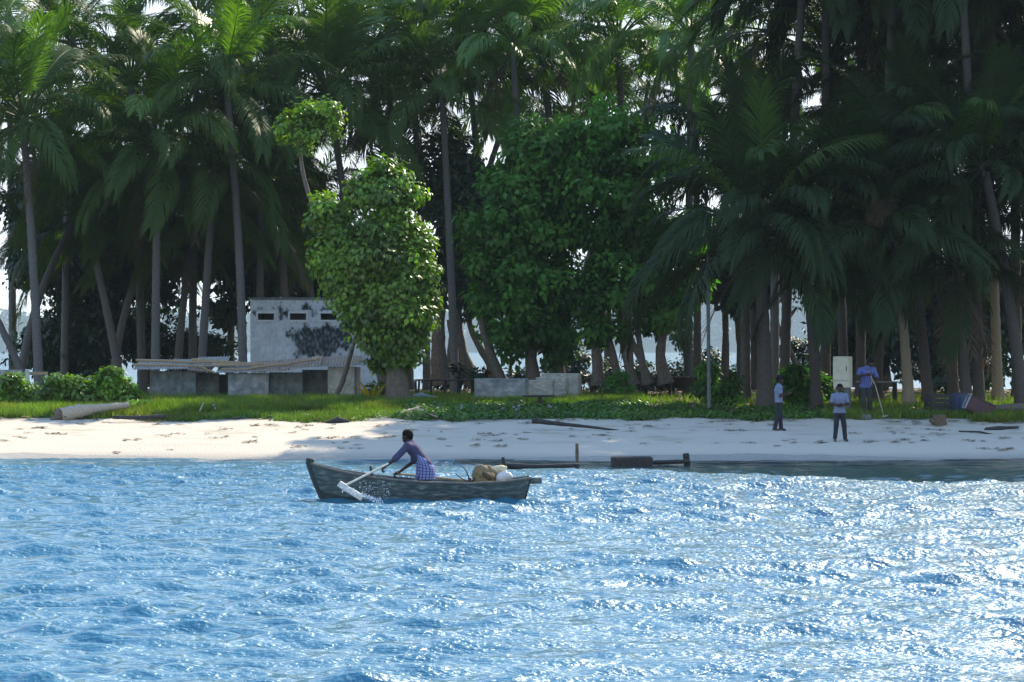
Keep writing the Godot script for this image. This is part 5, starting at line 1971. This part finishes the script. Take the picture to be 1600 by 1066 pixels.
	# back rows
	var rows := [
		[1090, 108, 1120, 150, "slender back row palm just left of the utility pole"], [1180, 110, 1190, 210, "slender back row palm hidden behind the thick young palm"], [1290, 107, 1330, 190, "slender back row palm behind the smooth leaning trunk by the cabinet"],
		[1380, 110, 1400, 120, "slender back row palm behind the adult in blue"], [1460, 108, 1440, 200, "slender back row palm behind the slatted crate"], [1560, 110, 1570, 230, "slender back row palm behind the tipped red box"], [1640, 106, 1650, 150, "slender back row palm at the far right edge of the grove"],
		[30, 104, 70, 330, "low crowned back row palm at the left behind the panel fence"], [275, 106, 290, 330, "low crowned back row palm behind the shed's poles"], [150, 112, 160, 210, "slender back row palm behind the tallest bush"], [430, 113, 450, 250, "slender back row palm behind the white building"], [640, 114, 560, 20, "back row palm with crown at the top edge behind the large dark palm"], [700, 116, 760, 130, "back row palm filling the gap left of the sunlit crowns"], [20, 112, -10, -10, "back row palm at the top left corner"], [950, 118, 920, 170, "back row palm behind the broad green tree"], [405, 105, 400, 315, "low crowned back row palm between the shed and the white building"], [175, 106, 195, 355, "low crowned back row palm right of the leftmost trunks"], [500, 110, 480, 330, "low crowned back row palm above the white building's roof"], [-40, 100, -20, 80, "back row palm rising beyond the left edge"]]
	for q in rows:
		palm(q[4], q[0], q[1], q[2] + rf(-55, 55), q[3], 0.0, {"curve": rf(0.3, 1.1), "n": 22, "size": 4.4, "mat": "frond_shade_tint" if q[0] > 1080 else "frond"})


func make_trees() -> void:
	# the tree wrapped in heart-leaved vine
	tree("vine_covered_tree", "bright green vine covered tree standing on the grass left of the walls", 618, 86, [
		[600, 285, 34], [572, 300, 24], [632, 296, 24], [515, 335, 25], [500, 318, 16], [536, 356, 26], [602, 345, 32], [600, 385, 54], [560, 402, 46], [640, 400, 38], [520, 405, 26], [497, 390, 16], [652, 432, 26], [622, 455, 44],
		[580, 450, 48], [540, 425, 34], [605, 500, 48], [640, 490, 30], [572, 480, 32], [625, 532, 30], [604, 548, 24], [644, 533, 16], [660, 462, 17], [622, 568, 13]],
		[[[[622, 626], [618, 580], [608, 520], [600, 420], [598, 320]], 0.36, 0.08], [[[606, 500], [560, 430], [525, 350]], 0.12, 0.04], [[[606, 480], [640, 440], [650, 400]], 0.1, 0.03]],
		{"per": 27.0, "leaf": 0, "mat": "leaf_bright", "gap": -0.36, "shell": 0.35})
	tree("bare_limbed_tree", "slender tree with bare crooked stem and small leafy top above the vine", 604, 88, [[462, 192, 15], [482, 178, 18], [505, 172, 17], [520, 184, 11], [446, 205, 11], [470, 212, 13], [448, 178, 9], [492, 200, 14], [478, 240, 8], [516, 202, 8]],
		[[[[604, 620, 0.6], [575, 520, 0.6], [540, 440], [500, 350], [478, 290], [470, 240], [482, 200], [500, 180]], 0.12, 0.035], [[[471, 245], [462, 215], [452, 195]], 0.04, 0.02]], {"per": 30.0, "leaf": 0, "mat": "leaf_bright", "gap": -0.25, "scale": 0.8})
	# broadleaf trees in the middle
	tree("broadleaf_tree", "broad green tree with dense leaves behind the low concrete walls", 835, 96, [[845, 235, 62], [790, 520, 34], [890, 280, 60], [800, 290, 54], [790, 350, 62], [850, 330, 66], [905, 350, 56], [760, 420, 46], [810, 430, 66], [870, 430, 64], [900, 470, 46], [840, 500, 52], [870, 540, 28], [810, 480, 48], [765, 465, 26]],
		[[[[838, 612], [830, 560], [836, 500], [845, 380]], 0.26, 0.08], [[[790, 612], [770, 560], [752, 500], [760, 430]], 0.2, 0.06], [[[880, 610], [872, 560], [862, 500], [880, 400]], 0.18, 0.06]], {"per": 13.0, "leaf": 1, "gap": -0.04, "shell": 0.9})
	tree("broadleaf_tree", "light green leafy tree between the dense tree and utility pole", 985, 95, [[960, 215, 56], [1050, 250, 40], [1060, 370, 44], [920, 230, 44], [1085, 450, 34], [930, 520, 30], [960, 505, 26], [1000, 262, 46], [940, 290, 50], [985, 335, 58], [1030, 330, 40], [950, 380, 50], [1010, 400, 52], [975, 450, 44], [1030, 455, 46], [1060, 420, 36], [935, 455, 36], [1020, 495, 30], [1050, 480, 26]],
		[[[[935, 602], [930, 540], [905, 470], [925, 380]], 0.2, 0.06], [[[968, 602], [952, 530], [930, 450]], 0.16, 0.06], [[[992, 602], [972, 530], [962, 440]], 0.17, 0.06], [[[1010, 602], [1000, 540], [985, 440]], 0.14, 0.06], [[[1015, 600], [1000, 560], [975, 500], [960, 420]], 0.14, 0.06], [[[1040, 600], [1032, 555], [1037, 500], [1020, 420]], 0.22, 0.08]], {"per": 13.0, "leaf": 1, "gap": -0.04, "shell": 0.9})
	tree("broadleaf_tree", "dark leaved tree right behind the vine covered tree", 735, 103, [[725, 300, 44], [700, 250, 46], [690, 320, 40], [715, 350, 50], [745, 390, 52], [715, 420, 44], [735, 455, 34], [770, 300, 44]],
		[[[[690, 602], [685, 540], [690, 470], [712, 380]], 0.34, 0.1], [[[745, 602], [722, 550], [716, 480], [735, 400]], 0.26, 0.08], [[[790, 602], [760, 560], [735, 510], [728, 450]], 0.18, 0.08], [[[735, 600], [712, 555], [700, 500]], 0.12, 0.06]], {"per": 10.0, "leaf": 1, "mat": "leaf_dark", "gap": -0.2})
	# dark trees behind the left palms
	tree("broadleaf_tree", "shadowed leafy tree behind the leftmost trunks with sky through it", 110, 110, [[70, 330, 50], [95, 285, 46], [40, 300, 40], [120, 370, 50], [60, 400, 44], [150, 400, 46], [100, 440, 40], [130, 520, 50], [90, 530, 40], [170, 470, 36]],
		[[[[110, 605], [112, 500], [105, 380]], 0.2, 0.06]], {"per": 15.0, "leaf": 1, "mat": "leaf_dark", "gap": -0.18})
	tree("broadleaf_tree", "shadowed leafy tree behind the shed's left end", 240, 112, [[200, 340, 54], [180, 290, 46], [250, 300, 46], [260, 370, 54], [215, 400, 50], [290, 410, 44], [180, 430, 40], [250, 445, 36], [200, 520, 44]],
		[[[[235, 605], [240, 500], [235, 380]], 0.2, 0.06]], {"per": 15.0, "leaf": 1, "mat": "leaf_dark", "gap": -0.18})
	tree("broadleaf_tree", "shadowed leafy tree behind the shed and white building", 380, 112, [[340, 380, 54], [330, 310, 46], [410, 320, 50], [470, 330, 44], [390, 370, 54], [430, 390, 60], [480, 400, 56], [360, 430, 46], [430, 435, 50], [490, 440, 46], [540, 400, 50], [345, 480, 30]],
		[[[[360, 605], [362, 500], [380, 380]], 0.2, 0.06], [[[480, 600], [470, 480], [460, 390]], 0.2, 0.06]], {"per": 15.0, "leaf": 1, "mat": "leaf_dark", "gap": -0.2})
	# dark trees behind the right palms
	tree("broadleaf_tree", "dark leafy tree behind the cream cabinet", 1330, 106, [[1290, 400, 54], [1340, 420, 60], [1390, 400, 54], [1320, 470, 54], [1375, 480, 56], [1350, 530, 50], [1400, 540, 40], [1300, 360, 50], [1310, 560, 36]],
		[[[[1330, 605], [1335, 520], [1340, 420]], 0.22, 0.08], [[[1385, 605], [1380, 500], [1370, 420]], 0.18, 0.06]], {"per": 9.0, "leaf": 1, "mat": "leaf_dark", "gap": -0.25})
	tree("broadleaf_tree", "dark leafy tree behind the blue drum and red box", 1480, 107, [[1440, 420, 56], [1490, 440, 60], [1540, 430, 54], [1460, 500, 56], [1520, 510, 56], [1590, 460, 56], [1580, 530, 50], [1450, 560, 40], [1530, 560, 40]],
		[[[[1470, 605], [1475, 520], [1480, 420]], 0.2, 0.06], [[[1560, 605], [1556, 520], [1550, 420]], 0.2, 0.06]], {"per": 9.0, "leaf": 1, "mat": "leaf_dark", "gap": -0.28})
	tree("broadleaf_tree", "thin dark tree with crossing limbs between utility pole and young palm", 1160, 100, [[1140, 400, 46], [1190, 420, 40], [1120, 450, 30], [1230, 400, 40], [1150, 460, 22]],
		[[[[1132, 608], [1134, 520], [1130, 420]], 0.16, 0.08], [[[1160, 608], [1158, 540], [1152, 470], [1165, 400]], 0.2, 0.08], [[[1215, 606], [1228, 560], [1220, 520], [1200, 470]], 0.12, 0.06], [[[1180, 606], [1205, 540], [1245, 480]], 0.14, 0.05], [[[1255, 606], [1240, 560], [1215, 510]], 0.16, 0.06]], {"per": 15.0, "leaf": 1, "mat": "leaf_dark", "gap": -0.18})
	# shrubs
	var sh := {"leaf": 2, "mat": "leaf_bright", "category": "shrub", "foliage": "foliage", "stem": "stem", "group": "shrubs along the beach", "per": 34.0, "gap": -0.3, "shell": 0.8, "scale": 1.1}
	tree("shrub", "leafy green bush before the grey panel fence", 24, 83.5, [[18, 600, 14], [32, 612, 16], [10, 622, 14], [40, 628, 12], [24, 595, 8]], [[[[24, 643], [24, 620], [22, 600]], 0.03, 0.01]], sh)
	tree("shrub", "wide bush right of the panel fence's pale post", 105, 84, [[85, 610, 20], [105, 600, 18], [125, 612, 18], [98, 625, 20], [120, 630, 14], [72, 625, 14]], [[[[105, 643], [105, 620], [103, 600]], 0.03, 0.01]], sh)
	tree("shrub", "tallest bush of the left beach behind the bleached log", 175, 84.5, [[172, 598, 18], [160, 612, 18], [188, 606, 18], [200, 620, 16], [176, 626, 18], [172, 584, 9]], [[[[175, 643], [175, 620], [173, 590]], 0.03, 0.01]], sh)
	tree("shrub", "low bush right of the bleached log before the shed", 222, 82.5, [[215, 632, 14], [232, 634, 12], [202, 636, 10]], [[[[220, 645], [220, 632]], 0.02, 0.01]], sh)
	tree("shrub", "small leafy bush at the left trunk of the vine covered tree", 590, 86.5, [[584, 612, 10], [596, 606, 10]], [[[[590, 626], [590, 610]], 0.02, 0.01]], sh)
	sh = sh.duplicate()
	sh.mat = "leaf"
	tree("shrub", "dark green bush at the foot of the utility pole", 1122, 85, [[1110, 595, 20], [1130, 605, 20], [1100, 610, 16], [1145, 612, 14]], [[[[1120, 630], [1120, 600]], 0.03, 0.01]], sh)
	tree("shrub", "dark green bush between the two thick trunks behind the profile child", 1240, 84.5, [[1225, 598, 16], [1245, 592, 20], [1262, 600, 16], [1238, 612, 18], [1258, 615, 14], [1275, 610, 12]], [[[[1243, 632], [1243, 600]], 0.03, 0.01]], sh)
	tree("shrub", "dark bush right of the cream cabinet's foot", 1290, 85.5, [[1285, 590, 12], [1292, 610, 14], [1280, 605, 14]], [[[[1288, 630], [1288, 600]], 0.03, 0.01]], sh)
	tree("shrub", "small bush growing against the rearmost concrete wall", 960, 92, [[955, 600, 10], [965, 592, 9], [972, 604, 8]], [[[[960, 620], [960, 600]], 0.02, 0.01]], sh)
	var un := sh.duplicate()
	un.mat = "leaf_dark"
	un.per = 16.0
	tree("shrub", "dark undergrowth bush behind the shed's middle", 300, 111, [[225, 545, 36], [270, 530, 36], [310, 540, 36], [345, 545, 32], [285, 560, 30]], [[[[300, 608], [300, 560]], 0.04, 0.02]], un)
	tree("shrub", "dark undergrowth bush left of the shed behind the bushes", 110, 109, [[80, 560, 34], [120, 565, 34], [40, 560, 30], [160, 570, 30]], [[[[100, 608], [100, 570]], 0.04, 0.02]], un)
	tree("shrub", "dark undergrowth bush behind the fanning trunks", 1010, 112, [[900, 580, 30], [950, 590, 26], [1000, 584, 28], [1050, 590, 26], [1090, 570, 36], [1075, 530, 26], [1020, 600, 18]], [[[[1000, 612], [1000, 595]], 0.04, 0.02]], un)
	tree("shrub", "dark undergrowth bush behind the trunks right of the utility pole", 1200, 112, [[1130, 585, 26], [1170, 590, 26], [1260, 580, 30], [1290, 570, 32], [1215, 598, 18], [1240, 545, 22]], [[[[1200, 612], [1200, 590]], 0.04, 0.02]], un)
	tree("shrub", "dark undergrowth bush behind the plank table and walls", 760, 113, [[690, 590, 24], [730, 596, 20], [790, 590, 24], [830, 596, 22], [860, 580, 18]], [[[[760, 611], [760, 595]], 0.04, 0.02]], un)
	tree("shrub", "feathery dark bush behind the plank table", 725, 99, [[715, 582, 13], [735, 578, 13], [755, 586, 10]], [[[[725, 612], [725, 585]], 0.03, 0.01]], un)
	tree("shrub", "dark bush under the palms behind crate and drum", 1480, 95, [[1450, 580, 26], [1490, 585, 26], [1530, 585, 24], [1420, 585, 22]], [[[[1480, 618], [1480, 590]], 0.03, 0.01]], un)


func _ready() -> void:
	rng.seed = 4242
	hills_noise.seed = 21
	hills_noise.frequency = 0.12
	hills_noise.fractal_octaves = 4
	# camera
	var cam := Camera3D.new()
	cam.name = "camera"
	cam.position = Vector3(0, EYE, 0)
	cam.rotation.x = atan((HZ - 533.0) / F)
	cam.fov = rad_to_deg(2.0 * atan(533.0 / F))
	cam.near = 0.5
	cam.far = 9000.0
	add_child(cam)
	# sky and air
	var sky := ProceduralSkyMaterial.new()
	sky.sky_top_color = Color(0.4, 0.6, 0.84)
	sky.sky_horizon_color = Color(0.93, 0.95, 0.95)
	sky.sky_curve = 0.3
	sky.sky_energy_multiplier = 1.0
	sky.ground_bottom_color = Color(0.2, 0.35, 0.45)
	sky.ground_horizon_color = Color(0.6, 0.7, 0.75)
	var env := Environment.new()
	env.background_mode = Environment.BG_SKY
	env.sky = Sky.new()
	env.sky.sky_material = sky
	env.tonemap_mode = Environment.TONE_MAPPER_LINEAR
	env.tonemap_exposure = 2.0
	env.sdfgi_enabled = true
	env.ssao_enabled = true
	env.ssil_enabled = true
	env.fog_enabled = true
	env.fog_density = 0.00012
	env.fog_light_color = Color(0.85, 0.95, 1.0)
	var we := WorldEnvironment.new()
	we.name = "world"
	we.environment = env
	add_child(we)
	# sun: behind the trees, to the right
	var sun := DirectionalLight3D.new()
	sun.name = "sun"
	sun.light_energy = 1.5
	sun.light_color = Color(1.0, 0.95, 0.86)
	sun.light_angular_distance = 0.5
	sun.shadow_enabled = true
	var az := deg_to_rad(35.0)
	var el := deg_to_rad(40.0)
	var to_sun := Vector3(sin(az) * cos(el), sin(el), -cos(az) * cos(el))
	add_child(sun)
	sun.look_at_from_position(Vector3.ZERO, -to_sun, Vector3.UP)
	make_materials()
	more_materials()
	make_fronds()
	make_leaf_meshes()
	make_ground()
	make_wet_sand()
	make_water()
	make_far_island()
	make_building()
	make_hut()
	make_walls()
	make_palms()
	make_trees()
	make_ground_plants()
	make_boat()
	make_rower()
	make_boat_things()
	make_beach_things()
	make_people()
